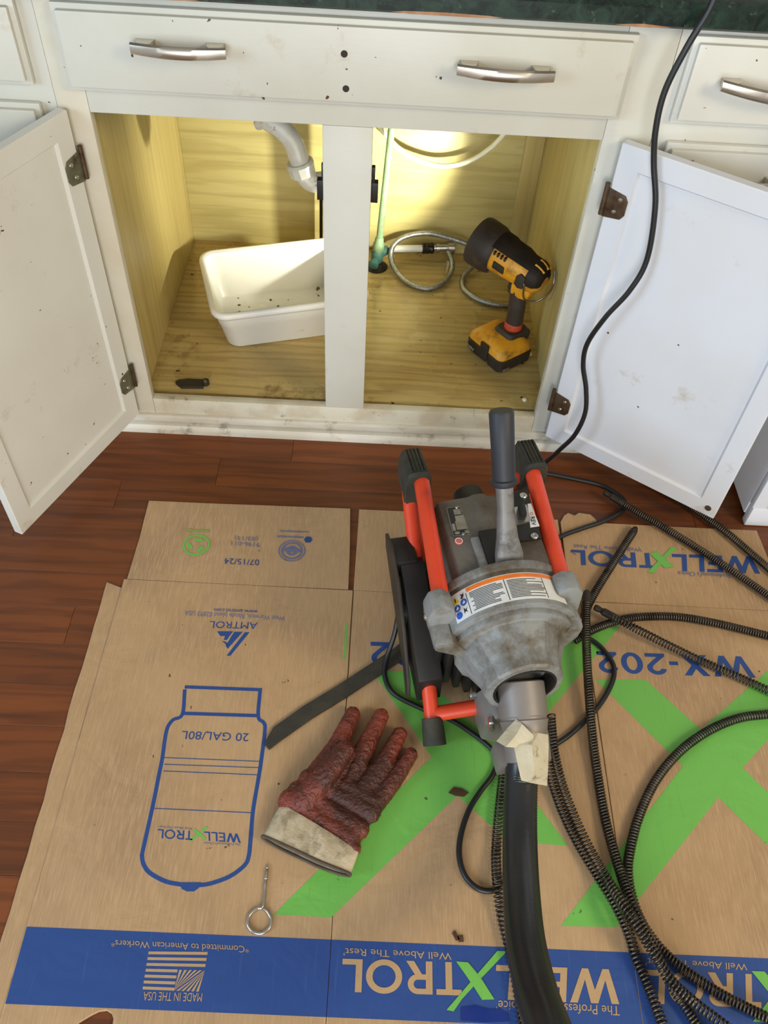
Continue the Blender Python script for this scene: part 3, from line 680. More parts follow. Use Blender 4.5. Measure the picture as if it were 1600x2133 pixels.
# switch plate
sw = [(0.0493,-0.0053,0.2840),(0.0811,-0.0059,0.2840),(0.0728,-0.1096,0.2840),(0.0359,-0.1096,0.2840)]
swo = plate('switch_plate', sw, 'black_plastic', .004)
plate('switch_bezel', [(0.0469,-0.0415,0.2880),(0.0693,-0.0387,0.2880),(0.0658,-0.0735,0.2880),(0.0404,-0.0766,0.2880)], 'zinc', .0015, swo)
bm = B(); c = Vector([(0.0540,-0.0581,0.2890)][0]); box(bm, c+Vector((0,0,.008)), (.012,.024,.016), Matrix.Rotation(R(-8),3,'Z')); F(bm, 'switch_toggle', 'black_plastic', .004, parent=swo)
lab = [(0.0715,-0.0370,0.2880),(0.0773,-0.0368,0.2880),(0.0766,-0.0854,0.2880),(0.0610,-0.0860,0.2880)]
lo_ = plate('switch_label', lab, 'label_white', .0006, swo)
me = text_mesh('REV', .03); a, b, c_ = Vector(lab[2]).lerp(Vector(lab[3]), .15), Vector(lab[1]).lerp(Vector(lab[0]), .2), Vector(lab[3])
a = Vector(lab[3]).lerp(Vector(lab[2]), .12)
def local_text(body, a, b, c, z, mat, parent, bold=.02):
    me = text_mesh(body, bold); xs = [v.co.x for v in me.vertices]; x0, x1 = min(xs), max(xs)
    A, Uu, V = Vector(a), Vector(b)-Vector(a), Vector(c)-Vector(a)
    for v in me.vertices:
        p = A+Uu*((v.co.x-x0)/(x1-x0))+V*(v.co.y/.7); p.z += z; v.co = p
    return new_obj('lettering', me, mat, parent)
q = [Vector(p) for p in lab]
local_text('REV', q[3].lerp(q[0],.42).lerp(q[2].lerp(q[1],.42),.2), q[3].lerp(q[0],.06).lerp(q[2].lerp(q[1],.06),.2), q[3].lerp(q[0],.42).lerp(q[2].lerp(q[1],.42),.8), .0009, 'label_ink', swo)
local_text('O', q[3].lerp(q[0],.62).lerp(q[2].lerp(q[1],.62),.25), q[3].lerp(q[0],.50).lerp(q[2].lerp(q[1],.50),.25), q[3].lerp(q[0],.62).lerp(q[2].lerp(q[1],.62),.75), .0009, 'sticker_red', swo)
for c in [(0.0694,-0.0196,0.2880),(0.0614,-0.1051,0.2880)]:
    c = Vector(c); bm = B(); lathe(bm, c, (0,0,1), [(0,.0062),(.003,.0062),(.0042,.005),(.0042,.003),(.002,.0026)], 14); F(bm, 'screw', 'zinc', parent=swo)
# lever and grip
lv0, lv1, lv2, gr1 = U(.006,.150,.292), U(.004,.128,.325), U(.000,.082,.402), U(-.004,.026,.503)
bm = B()
P = [lv0, U(.006,.142,.303), lv1, U(.002,.105,.362), lv2]; wd = [.0225,.022,.0165,.0120,.0125]; hd = [.006,.011,.012,.012,.012]
prev = None
for p, w, h in zip(P, wd, hd):
    d = Vector((0,-.52,-.85)).normalized(); n = Vector((0,-.85,.52)); rg = []
    for i in range(16):
        a = 2*math.pi*i/16; ca, sa = math.cos(a), math.sin(a); k = .6
        rg.append(bm.verts.new(p+Vector((1,0,0))*w*math.copysign(abs(ca)**k, ca)+n*h*math.copysign(abs(sa)**k, sa)))
    if prev:
        for i in range(16): bm.faces.new((prev[i], prev[(i+1)%16], rg[(i+1)%16], rg[i]))
    else: bm.faces.new(rg)
    prev = rg
bm.faces.new(prev); F(bm, 'lever', 'lever_grey', .0015)
bm = B(); dv = gr1-lv2; L = dv.length
lathe(bm, lv2-dv.normalized()*.004, dv, [(0,.0185),(.003,.0205),(.009,.0205),(.011,.0175),(L*.5,.0178),(L-.004,.0186),(L,.0165)], 28); F(bm, 'grip', 'grip_rubber', label='black foam grip on the lever')
# frame tubes
TR = .0135
def bar(name, pts, r=TR, mat='red_paint', smooth=6): bm = B(); tube(bm, pts, r, 16, smooth); return F(bm, name, mat)
UL0, UL1 = U(-.083,-.085,.272), U(-.113,.200,.279)
UR0, UR1 = U(.112,-.075,.272), U(.081,.205,.276)
bar('frame_tube', [UL1, UL1.lerp(UL0,.5), UL0], smooth=2)
bar('frame_tube', [UR1, UR1.lerp(UR0,.5), UR0], smooth=2)
LL0, LL1 = U(-.100,-.080,.228), U(-.124,.292,.030)
bar('frame_tube', [LL0, LL0.lerp(LL1,.5), LL1], .0128, smooth=2)
LR0 = U(.114,-.07,.228)
bar('frame_tube', [LR0, U(.112,-.01,.19), U(.100,.06,.13)], .0128, smooth=4)
bar('cross_tube', [U(.062,-.050,.250), U(.110,-.056,.250)], .011, smooth=0)
bar('cross_tube', [U(-.121,.262,.045), U(-.02,.270,.062)], .0128, smooth=0)
for a, b in ((UL0, LL0), (UR0, LR0)):                                   # rubber over the bends
    d = Vector((0,1,-.06)).normalized(); bm = B()
    c0 = a.lerp(b,.5); n = 20
    prev = None
    for t, w, h in ((-.034,.0215,.040), (-.028,.0245,.0435), (-.020,.0235,.042), (.02,.0225,.041), (.036,.021,.039), (.041,.017,.034)):
        rg = []
        for i in range(n):
            an = 2*math.pi*i/n; ca, sa = math.cos(an), math.sin(an); k = .5
            rg.append(bm.verts.new(c0+d*(t+.0)+Vector((1,0,0))*w*math.copysign(abs(ca)**k, ca)+Vector((0,0,1))*h*math.copysign(abs(sa)**.8, sa)))
        if prev:
            for i in range(n): bm.faces.new((prev[i], prev[(i+1)%n], rg[(i+1)%n], rg[i]))
        else: bm.faces.new(rg)
        prev = rg
    bm.faces.new(prev); sl = F(bm, 'rubber_sleeve', 'ribbed_rubber', label='ribbed black rubber sleeve')
    for i in range(5):
        x = (-.012+i*.0062)
        bm = B(); tube(bm, [c0+d*(-.024)+Vector((x,0,.0415)), c0+d*.01+Vector((x,0,.0408)), c0+d*.034+Vector((x,0,.039)), c0+d*.041+Vector((x,0,.025))], .0020, 6, 3); F(bm, 'rib', 'ribbed_rubber', parent=sl)
# rear feet that carry the frame
for x in (-.07,.09):
    bar('rear_leg', [U(x,-.070,.215), U(x,-.06,.1), U(x,-.055,.012)], .0115, smooth=4)
    bm = B(); cyl(bm, U(x,-.057,.05), U(x,-.055,.0052), .0155, .017); F(bm, 'foot', 'black_rubber', .003)
bm = B(); dv = (LL1-LL0).normalized(); cyl(bm, LL1-dv*.028, LL1+dv*.016, .0175, .0195, 24); F(bm, 'foot', 'ribbed_rubber', .004, 'black rubber foot on the front leg')
# front casting: flange with ears, faceted cone, nose
AX = .188
bm = B()
prism(bm, [(-.138,.268),(-.132,.292),(-.112,.298),(-.097,.284),(-.09,.25),(.060,.26),(.064,.290),(.078,.299),(.096,.296),(.107,.280),(.110,.215),(.098,.175),(.065,.15),(-.05,.15),(-.070,.185),(-.112,.215),(-.134,.235)], -.218, -.182, Matrix(((1,0,0,0),(0,0,1,0),(0,1,0,0),(0,0,0,1))))
cast = F(bm, 'front_casting', 'cast_grey', .006)
DC = U(-.003, 0, AX)
def arch(r, a0=12, a1=168):
    return [(-.003+r*math.cos(R(a0+(a1-a0)*i/36)), AX+r*math.sin(R(a0+(a1-a0)*i/36))) for i in range(37)] + [(-.07,.165), (.062,.165)]
XZ = Matrix(((1,0,0,0),(0,0,1,0),(0,1,0,0),(0,0,0,1)))
for nm, r, u0, u1, bv in (('casting_rim', .1205, .158, .172, .002), ('casting_drum', .1155, .168, .236, .002), ('casting_step', .104, .230, .246, .003)):
    bm = B(); prism(bm, arch(r), -u1, -u0, XZ); F(bm, nm, 'cast_grey', bv, parent=cast)
bm = B(); lathe(bm, U(-.003,.226,AX+.004), (0,-1,.03), [(0,.088),(.020,.092),(.024,.084),(.030,.082),(.060,.067),(.066,.065),(.086,.062),(.090,.059),(.090,.0495),(.064,.046),(.064,.001)], 14, .2, cap1=False); F(bm, 'casting_nose', 'cast_grey', .002, parent=cast, smooth=20)
bm = B(); lathe(bm, U(-.003,.3155,AX+.0066), (0,-1,.03), [(0,.0500),(.0012,.0500),(.0012,.0465),(-.035,.042),(-.035,.001)], 32, cap0=False, cap1=False); F(bm, 'nose_bore', 'black_plastic', parent=cast)
bm = B(); prism(bm, [(-.134,.250),(-.104,.250),(-.070,.205),(-.050,.180),(-.060,.168),(-.100,.208),(-.132,.228)], -.252, -.20, Matrix(((1,0,0,0),(0,0,1,0),(0,1,0,0),(0,0,0,1)))); F(bm, 'casting_web', 'cast_grey', .008, parent=cast)
bm = B(); prism(bm, [(.108,.235),(.085,.240),(.058,.185),(.050,.160),(.062,.150),(.085,.175),(.104,.205)], -.250, -.20, Matrix(((1,0,0,0),(0,0,1,0),(0,1,0,0),(0,0,0,1)))); F(bm, 'casting_web', 'cast_grey', .008, parent=cast)
for q in (U(-.137,.205,.255), U(-.072,.285,.135), U(-.108,.12,.235)):
    bm = B(); lathe(bm, q+Vector((.008,0,0)), (-1,0,0), [(0,.006),(.008,.006),(.010,.004)], 8); F(bm, 'bolt', 'zinc')
# warning label wrapped on the rim
def wrap(name, a0, a1, u0, u1, mat, parent, r=.1161, th=.0005, n=24):
    bm = B(); rows_ = []
    for rr in (r, r+th):
        for uu in (u0, u1): rows_.append([bm.verts.new(U(-.003+rr*math.cos(R(a0+(a1-a0)*i/n)), uu, AX+rr*math.sin(R(a0+(a1-a0)*i/n)))) for i in range(n+1)])
    for i in range(n):
        bm.faces.new((rows_[2][i], rows_[2][i+1], rows_[3][i+1], rows_[3][i]))
        bm.faces.new((rows_[0][i], rows_[1][i], rows_[1][i+1], rows_[0][i+1]))
        bm.faces.new((rows_[0][i], rows_[0][i+1], rows_[2][i+1], rows_[2][i])); bm.faces.new((rows_[1][i], rows_[3][i], rows_[3][i+1], rows_[1][i+1]))
    return F(bm, name, mat, parent=parent)
wl = wrap('warning_label', 141, 46, .180, .228, 'label_white', None)
wl['label'] = 'white safety label with orange heading'
wrap('label_heading', 126, 52, .1815, .1885, 'label_orange', wl, .1167, .0003)
for k in range(13):
    uu = .1915+k*.0026
    random.seed(k)
    wrap('label_text_line', 124.5-(2 if k > 2 and k % 3 else 0), 99+random.choice((0,0,1,4,8)), uu, uu+.0011, 'label_ink', wl, .1167, .0002, 8)
    wrap('label_text_line', 95, 66+random.choice((0,0,2,6,14)), uu, uu+.0011, 'label_ink', wl, .1167, .0002, 8)
for a in (127, 97, 66): wrap('label_rule', a+.25, a-.25, .189, .2265, 'label_ink', wl, .1167, .0002, 2)
def on_rim(a, uu, pts, mat, lift=.0008):
    """small flat sign on the label: pts in metres, x along the arc, y along the axis"""
    bm = B(); vs_ = []
    for x, y in pts:
        an = R(a)-x/.1165; vs_.append(bm.verts.new(U(-.003+(.1161+lift)*math.cos(an), uu+y, AX+(.1161+lift)*math.sin(an))))
    bm.faces.new(vs_); return F(bm, 'label_sign', mat, parent=wl, smooth=0)
circ = lambda r, n=20: [(r*math.cos(2*math.pi*i/n), r*math.sin(2*math.pi*i/n)) for i in range(n)]
on_rim(137, .1925, [(-.007,.005),(.007,.005),(0,-.007)], 'label_yellow'); on_rim(137, .1925, [(-.0008,.003),(.0008,.003),(.0012,-.004),(-.0012,-.004)], 'label_ink', .0011)
for a, uu in ((137,.2055),(130.5,.2015),(137,.2185)):
    on_rim(a, uu, circ(.0058), 'label_blue')
    if a < 137 or uu < .21: on_rim(a, uu, [(-.003,.002),(.001,-.003),(.003,.001),(0,.003)], 'label_white', .0011)
on_rim(130.5,.190,[(-.004,.004),(-.001,0),(-.003,-.004),(.002,-.002),(.004,-.005),(.003,.001),(.0,.005)], 'label_ink'); on_rim(130.5,.2155,[(-.003,-.005),(0,-.001),(.004,-.004),(.001,.001),(.003,.005),(-.001,.002),(-.004,.005)], 'label_ink')
# motor below the casting with its ribs
bm = B(); box2(bm, U(-.104,.03,.030), U(.075,.19,.140)); F(bm, 'motor', 'black_plastic', .012)
for k in range(6):
    s0 = -.108+k*.0155
    bm = B(); box2(bm, U(s0,.12,.050), U(s0+.0125,.200+k*.012,.150)); F(bm, 'motor_rib', 'black_plastic', .004)
# black hook bracket on the left side
bm = B(); pr = [(-.02,.185),(.02,.20),(.09,.175),(.145,.125),(.205,.055),(.215,.022),(.200,.016),(.17,.05),(.10,.09),(.04,.13),(-.01,.16)]
prism(bm, pr, -.152, -.146, Matrix(((0,0,1,0),(-1,0,0,0),(0,1,0,0),(0,0,0,1)))); hb = F(bm, 'cord_bracket', 'dusty_black', .0015)
bm = B(); prism(bm, [(.04,.175),(.10,.16),(.16,.105),(.19,.06),(.175,.045),(.12,.09),(.05,.135)], -.128, -.120, Matrix(((0,0,1,0),(-1,0,0,0),(0,1,0,0),(0,0,0,1)))); F(bm, 'bracket_plate', 'black_plastic', .002, parent=hb)
bm = B(); prism(bm, [(.0,.165),(.05,.185),(.10,.165),(.16,.135),(.226,.094),(.230,.035),(.10,.06),(.03,.11)], -.140, -.098, Matrix(((0,0,1,0),(-1,0,0,0),(0,1,0,0),(0,0,0,1)))); F(bm, 'bracket_body', 'black_plastic', .004, parent=hb)
bm = B(); box2(bm, U(-.150,-.006,.150), U(-.108,.05,.19)); F(bm, 'bracket_clip', 'black_plastic', .006, parent=hb)
bm = B(); box2(bm, U(-.150,.10,.10), U(-.118,.125,.145)); F(bm, 'bracket_spacer', 'black_plastic', .003, parent=hb)
# clamp, coupling
bm = B(); prism(bm, [(-.052,.040),(-.052,.090),(-.034,.110),(.03,.13),(.04,.10),(.04,.06),(.02,.03),(-.03,.022)], -.318, -.258, Matrix(((1,0,0,0),(0,0,1,0),(0,1,0,0),(0,0,0,1)))); F(bm, 'clamp', 'coupling_grey', .006)
bm = B(); lathe(bm, U(-.040,.312,.100), (-.3,-1,.2), [(0,.007),(.012,.007),(.014,.005),(.022,.005)], 8); F(bm, 'bolt', 'zinc')
C0, C1 = U(.000,.292,.172), U(-.010,.402,.118)
cdv = (C1-C0).normalized(); bm = B()
lathe(bm, C0, cdv, [(0,.034),(.002,.0375),(.052,.0375),(.054,.0355),(.057,.0355),(.059,.0375),(.064,.036),(.074,.034),(.080,.035),(.118,.035),(.120,.031),(.120,.02)], 32); F(bm, 'hose_coupling', 'coupling_grey')
bm = B(); box2(bm, U(-.056,.360,.085), U(-.02,.40,.125)); F(bm, 'coupling_lug', 'coupling_grey', .006)

# ------------------------------------------------------------------ rear guide hose
hp = [(0.7231,-0.7868,0.1250),(0.7192,-0.8313,0.1050),(0.7129,-0.9012,0.1000),(0.7042,-0.9821,0.1250),(0.6948,-1.0608,0.1750),(0.6893,-1.1334,0.2450),(0.6877,-1.1858,0.3100),(0.6867,-1.2468,0.3800)]
bm = B(); P = resample(catmull(hp, 12), .0022); rgs = []
for k, (p, x, y, d) in enumerate(frames(P)):
    r = .0248+.0005*math.cos(math.pi*k)
    rgs.append([bm.verts.new(p+x*math.cos(2*math.pi*i/24)*r+y*math.sin(2*math.pi*i/24)*r) for i in range(24)])
for a, b in zip(rgs, rgs[1:]):
    for i in range(24): bm.faces.new((a[i], a[(i+1)%24], b[(i+1)%24], b[i]))
bm.faces.new(rgs[0][::-1]); bm.faces.new(rgs[-1])
tag(fin(bm, 'guide_hose', 'hose_black', smooth=60), 'thick black ribbed guide hose running from the machine toward the viewer', 'hose')

# torn stickers on the hose collar
def sheet(name, rows3, mat, label, cat, th=.0012):
    bm = B(); g_ = [[bm.verts.new(p) for p in r] for r in rows3]
    for a, b in zip(g_, g_[1:]):
        for i in range(len(a)-1): bm.faces.new((a[i], a[i+1], b[i+1], b[i]))
    bmesh.ops.solidify(bm, geom=bm.faces[:], thickness=th)
    return tag(fin(bm, name, mat, smooth=30), label, cat)
sheet('torn_label', [[(0.7279,-0.7714,0.1680),(0.7395,-0.7741,0.1700),(0.7561,-0.7709,0.1600)], [(0.7014,-0.7930,0.1660),(0.7270,-0.7951,0.1730),(0.7552,-0.7899,0.1580)], [(0.7064,-0.8189,0.1580),(0.7292,-0.8216,0.1630),(0.7538,-0.8155,0.1480)], [(0.7126,-0.8379,0.1450),(0.7299,-0.8428,0.1480),(0.7521,-0.8405,0.1360)]], 'torn_paper', 'larger torn cream paper flap hanging over the hose collar', 'paper scrap')
sheet('torn_label', [[(0.7070,-0.7553,0.1760),(0.7145,-0.7645,0.1780),(0.7310,-0.7803,0.1740)], [(0.6929,-0.7683,0.1680),(0.7046,-0.7818,0.1780),(0.7296,-0.7883,0.1700)], [(0.6779,-0.7832,0.1560),(0.6894,-0.7974,0.1680),(0.7143,-0.7960,0.1640)]], 'torn_paper', 'smaller torn cream paper scrap stuck on the grey coupling', 'paper scrap')

# ------------------------------------------------------------------ sectional drain cables
def cable(label, pts, pitch=.0052, rad=.0065, wire=.0018, ends=(None, None), core=False):
    bm = B(); helix(bm, pts, rad, wire, pitch)
    o = tag(fin(bm, 'drain_cable', 'spring_steel', smooth=80), label, 'drain cable', 'sectional drain cables')
    if core:
        bm = B(); tube(bm, pts, rad-.0022, 8, 10); fin(bm, 'cable_core', 'spring_core', o)
    for e, (p, q) in zip(ends, ((pts[0], pts[1]), (pts[-1], pts[-2]))):
        p, q = Vector(p), Vector(q); d = (p-q).normalized()
        if e == 'male':
            bm = B(); lathe(bm, p-d*.012, d, [(0,.0070),(.030,.0076),(.032,.0062),(.036,.0050),(.040,.0062),(.047,.0062),(.049,.0045)], 14); fin(bm, 'coupling', 'dirty_steel', o)
        if e == 'plain':
            bm = B(); lathe(bm, p-d*.02, d, [(0,.0083),(.020,.0085),(.026,.0070),(.030,.0045)], 14); fin(bm, 'coupling', 'dirty_steel', o)
        if e == 'tip':
            bm = B(); lathe(bm, p-d*.004, d, [(0,.0080),(.012,.0072),(.020,.0045),(.023,.002)], 14); fin(bm, 'tip', 'dirty_steel', o)
z = .0148
cable('drain cable running diagonally over the blue model number, coupling at its upper end', [(0.9314,-0.4669,0.0320),(0.9628,-0.4889,0.0345),(1.0179,-0.5134,0.0240),(1.0771,-0.5391,0.0148),(1.1321,-0.5660,0.0148),(1.1930,-0.5977,0.0148),(1.2592,-0.6337,0.0148)], .0058, ends=('male',None))
cable('drain cable arching from behind the machine to the right edge below the fold', [(0.8581,-0.5127,0.0148),(0.8960,-0.4870,0.0148),(0.9489,-0.4632,0.0148),(0.9958,-0.4533,0.0148),(1.0600,-0.4500,0.0148),(1.1218,-0.4585,0.0148),(1.1819,-0.4724,0.0148),(1.2408,-0.4882,0.0148),(1.3068,-0.5075,0.0148)], .0046)
cable('short drain cable end with pointed tip on the upper right flap', [(1.0101,-0.2495,0.0148),(0.9815,-0.2932,0.0148),(0.9488,-0.3439,0.0148),(0.9183,-0.3917,0.0150),(0.8942,-0.4338,0.0148),(0.8837,-0.4581,0.0148)], .0048, ends=('tip',None))
cable('long drain cable running straight down right of the machine from a blunt end', [(0.8885,-0.4232,0.0340),(0.8799,-0.4785,0.0360),(0.8732,-0.5388,0.0340),(0.8682,-0.6127,0.0280),(0.8650,-0.6988,0.0200),(0.8657,-0.7718,0.0146),(0.8679,-0.8425,0.0148),(0.8739,-0.9030,0.0200),(0.8800,-0.9560,0.0310),(0.8904,-0.9890,0.0320),(0.9042,-1.0244,0.0300),(0.9209,-1.0639,0.0220),(0.9455,-1.1060,0.0150),(0.9629,-1.1411,0.0148)], .0050, ends=('plain',None))
cable('drain cable with dark connector crossing the right flap below the open door', [(0.9930,-0.1713,0.0220),(1.0291,-0.1989,0.0200),(1.0834,-0.2363,0.0148),(1.1416,-0.2864,0.0148),(1.1969,-0.3383,0.0148),(1.2495,-0.3905,0.0148),(1.3067,-0.4489,0.0148)], .0044, ends=('male',None))
cable('drain cable emerging from beneath the open right door toward the right edge', [(1.0524,-0.0816,0.0090),(1.0967,-0.1237,0.0092),(1.1486,-0.1682,0.0110),(1.2030,-0.2331,0.0148),(1.2397,-0.2832,0.0148),(1.2815,-0.3429,0.0148),(1.3282,-0.4086,0.0148)], .0044)
cable('drain cable bending in a wide arc over the green cross at the right edge', [(1.2678,-0.6334,0.0148),(1.1801,-0.6447,0.0148),(1.1273,-0.6543,0.0148),(1.0717,-0.6783,0.0148),(1.0142,-0.7173,0.0148),(0.9642,-0.7678,0.0148),(0.9266,-0.8248,0.0148),(0.9036,-0.8747,0.0148),(0.8905,-0.9184,0.0148),(0.8917,-0.9631,0.0148),(0.9048,-1.0022,0.0148),(0.9341,-1.0393,0.0148),(0.9757,-1.0697,0.0148),(1.0177,-1.0921,0.0148),(1.0776,-1.1180,0.0148)], .0050)
cable('outer drain cable of the pair leaving the machine beside the hose', [(0.7961,-0.6717,0.0300),(0.7945,-0.7322,0.0300),(0.8013,-0.7882,0.0280),(0.8164,-0.8449,0.0260),(0.8352,-0.8957,0.0260),(0.8547,-0.9423,0.0320),(0.8716,-0.9864,0.0490),(0.8917,-1.0277,0.0500),(0.9182,-1.0710,0.0420),(0.9479,-1.0953,0.0330),(0.9813,-1.1183,0.0300),(1.0126,-1.1419,0.0300)], .0056)
cable('inner drain cable of the pair leaving the machine beside the hose', [(0.7827,-0.7308,0.0260),(0.7875,-0.7765,0.0180),(0.8008,-0.8299,0.0148),(0.8203,-0.8816,0.0148),(0.8437,-0.9271,0.0148),(0.8652,-0.9692,0.0140),(0.8775,-1.0057,0.0148),(0.8831,-1.0391,0.0148),(0.8935,-1.0729,0.0148),(0.9042,-1.1164,0.0148),(0.9104,-1.1455,0.0148)], .0056)
cable('open drain cable coil lying along the left side of the guide hose', [(0.7194,-0.7284,0.0148),(0.7096,-0.7784,0.0148),(0.6998,-0.8339,0.0148),(0.6914,-0.8938,0.0148),(0.6882,-0.9460,0.0240),(0.6927,-0.9838,0.0160),(0.7000,-1.0220,0.0148),(0.7068,-1.0590,0.0148),(0.7116,-1.1005,0.0148),(0.7162,-1.1402,0.0148)], .0062)

# ------------------------------------------------------------------ cords
def cord(name, pts, r, mat, label, cat, seg=10):
    bm = B(); tube(bm, pts, r, seg, 10); return tag(fin(bm, name, mat, smooth=60), label, cat)
pc = [(0.9138,-0.0450,0.9441),(0.9090,-0.0520,0.9108),(0.8918,-0.0560,0.8616),(0.8783,-0.0580,0.8019),(0.8800,-0.0620,0.7469),(0.8909,-0.0660,0.6964),(0.9098,-0.0780,0.6313),(0.9201,-0.0880,0.5411),(0.9062,-0.0920,0.4810),(0.8803,-0.0860,0.4193),(0.8643,-0.0760,0.3512),(0.8683,-0.0740,0.2982),(0.8840,-0.0840,0.2475),(0.8929,-0.0940,0.1938),(0.8852,-0.0960,0.1353),(0.8676,-0.0860,0.0823)] + [(0.8535,-0.0572,0.0120),(0.8363,-0.0728,0.0060),(0.8249,-0.0854,0.0050),(0.8459,-0.0840,0.0050),(0.9051,-0.0958,0.0050),(0.9653,-0.1116,0.0050),(0.9953,-0.1320,0.0052),(1.0100,-0.1556,0.0052),(1.0013,-0.1835,0.0060),(0.9615,-0.2149,0.0095),(0.9116,-0.2384,0.0095),(0.8666,-0.2612,0.0095),(0.8224,-0.2933,0.0095)]
po = cord('power_cord', pc, .0048, 'cord_black', 'black power cord hanging from the countertop down to the machine', 'power cord')
ah = cord('air_hose', [(0.5394,-0.4833,0.1300),(0.5336,-0.5068,0.0900),(0.5278,-0.5363,0.0500),(0.5162,-0.5679,0.0200),(0.5139,-0.6019,0.0120),(0.5314,-0.6337,0.0100),(0.5796,-0.6589,0.0100),(0.6286,-0.6781,0.0100),(0.6683,-0.7044,0.0100),(0.6946,-0.7273,0.0100),(0.7029,-0.7471,0.0100),(0.6934,-0.7730,0.0100),(0.6715,-0.8020,0.0100),(0.6516,-0.8340,0.0100),(0.6381,-0.8722,0.0100),(0.6347,-0.9051,0.0100),(0.6432,-0.9338,0.0100),(0.6640,-0.9516,0.0100),(0.6893,-0.9507,0.0100),(0.7055,-0.9356,0.0100),(0.7222,-0.8982,0.0100),(0.7383,-0.8382,0.0100),(0.7554,-0.7745,0.0100),(0.7877,-0.7275,0.0100),(0.8320,-0.6937,0.0100),(0.8832,-0.6440,0.0100),(0.9156,-0.5958,0.0100),(0.9251,-0.5615,0.0100),(0.9147,-0.5323,0.0100),(0.8983,-0.5108,0.0100),(0.8737,-0.4955,0.0100),(0.8483,-0.4843,0.0100)], .0044, 'cord_black', 'thin black hose looping from the machine across the green cross and under the guide hose', 'hose')

# ------------------------------------------------------------------ flat strap, eye bolt, glove
bm = B(); q = [(0.5737,-0.5216,0.0060),(0.5118,-0.5735,0.0060),(0.4398,-0.6321,0.0060),(0.3833,-0.6748,0.0060),(0.3369,-0.7155,0.0060)]; hw = [.0135,.0135,.0135,.0135,.0130]
q = [Vector(p) for p in q]; d = (q[-1]-q[0]).normalized(); n = Vector((-d.y, d.x, 0))
tipp = [Vector(p) for p in [(0.3218,-0.7379,0.0052)]][0]
out = [p+n*w for p, w in zip(q, hw)] + [tipp+n*.007, tipp-n*.006+d*.001] + [p-n*w for p, w in list(zip(q, hw))[::-1]]
prism(bm, [(p.x, p.y) for p in out], .0060, .0104); tag(fin(bm, 'flat_strap', 'strap_black', bevel=.001), 'flat dark strap with a tapered end lying between machine and tank drawing', 'strap')

ep = [Vector(p) for p in [(0.3445,-0.9259,0.0075),(0.3441,-0.9536,0.0075),(0.3441,-0.9846,0.0075),(0.3362,-0.9888,0.0075),(0.3262,-0.9983,0.0075),(0.3249,-1.0100,0.0075),(0.3330,-1.0200,0.0075),(0.3457,-1.0221,0.0075),(0.3559,-1.0154,0.0075),(0.3581,-1.0037,0.0075),(0.3521,-0.9935,0.0075),(0.3460,-0.9891,0.0075)]]
bm = B(); nn = 60
tube(bm, ep, .0024, 10, 8, rf=lambda t: .35 if t < .002 else (.35+.55*t/.12 if t < .12 else 1)); eb = tag(fin(bm, 'eye_bolt', 'zinc', smooth=60), 'zinc eye bolt lying on the carton near the blue stripe', 'eye bolt')
bm = B(); helix(bm, [ep[0].lerp(ep[1], .2), ep[0].lerp(ep[1],.6), ep[1], ep[1].lerp(ep[2],.35)], .0022, .0005, .0022, 10, 4); fin(bm, 'thread', 'zinc', eb)

gl = thing('work_glove', 'dirty red rubber coated work glove lying palm up with a canvas cuff', 'glove', (.44,-.81,T))
bm = B()
def blob(p, rx, rz):
    m = Matrix.Translation(p) @ Matrix.Diagonal((rx, rx, rz, 1)); bmesh.ops.create_icosphere(bm, subdivisions=2, radius=1, matrix=m)
def chain(pts, n=12):
    for (p, rx, rz), (q, sx, sz) in zip(pts, pts[1:]):
        for i in range(n+1):
            t = i/n; blob(Vector(p).lerp(Vector(q), t), rx+(sx-rx)*t, rz+(sz-rz)*t)
gz = .022
chain([((0.4052,-0.7974,0.0200),.022,.014), ((0.4378,-0.7398,0.0220),.0165,.0155), ((0.4610,-0.6807,0.0210),.0135,.0145)])
chain([((0.4517,-0.8081,0.0220),.022,.015), ((0.4835,-0.7429,0.0240),.0170,.0160), ((0.5088,-0.6820,0.0210),.0135,.0145)])
chain([((0.4754,-0.8266,0.0220),.021,.015), ((0.5141,-0.7676,0.0230),.0160,.0155), ((0.5408,-0.7136,0.0210),.0128,.014)])
chain([((0.4912,-0.8447,0.0210),.020,.014), ((0.5302,-0.7966,0.0210),.0150,.0145), ((0.5594,-0.7478,0.0200),.0120,.0135)])
chain([((0.3894,-0.8348,0.0280),.021,.018), ((0.4231,-0.7989,0.0420),.0195,.016), ((0.4518,-0.7566,0.0470),.0165,.0145)])
for a, b in (((0.3695,-0.8328,0.0210), (0.4656,-0.8865,0.0210)), ((0.3818,-0.8184,0.0210), (0.4774,-0.8714,0.0210)), ((0.3976,-0.7986,0.0220), (0.4950,-0.8449,0.0220)), ((0.4144,-0.7875,0.0220), (0.5005,-0.8310,0.0220))):
    for i in range(13): blob(Vector(a).lerp(Vector(b), i/12), .0195, .0158)
for a, b in (((0.3630,-0.8434,0.0200), (0.4737,-0.9024,0.0200)),):
    for i in range(17): blob(Vector(a).lerp(Vector(b), i/16), .011, .0145)
me = bpy.data.meshes.new('coated_hand'); bm.to_mesh(me); bm.free()
o = bpy.data.objects.new('tmp_glove', me); COL.objects.link(o)
md = o.modifiers.new('r', 'REMESH'); md.mode = 'VOXEL'; md.voxel_size = .0022
md = o.modifiers.new('s', 'SMOOTH'); md.iterations = 3
tx = bpy.data.textures.new('lumps', 'CLOUDS'); tx.noise_scale = .006; tx.noise_depth = 1
md = o.modifiers.new('d', 'DISPLACE'); md.texture = tx; md.strength = .0028; md.mid_level = .5; md.texture_coords = 'GLOBAL'
bpy.context.view_layer.update()
me2 = bpy.data.meshes.new_from_object(o.evaluated_get(bpy.context.evaluated_depsgraph_get()))
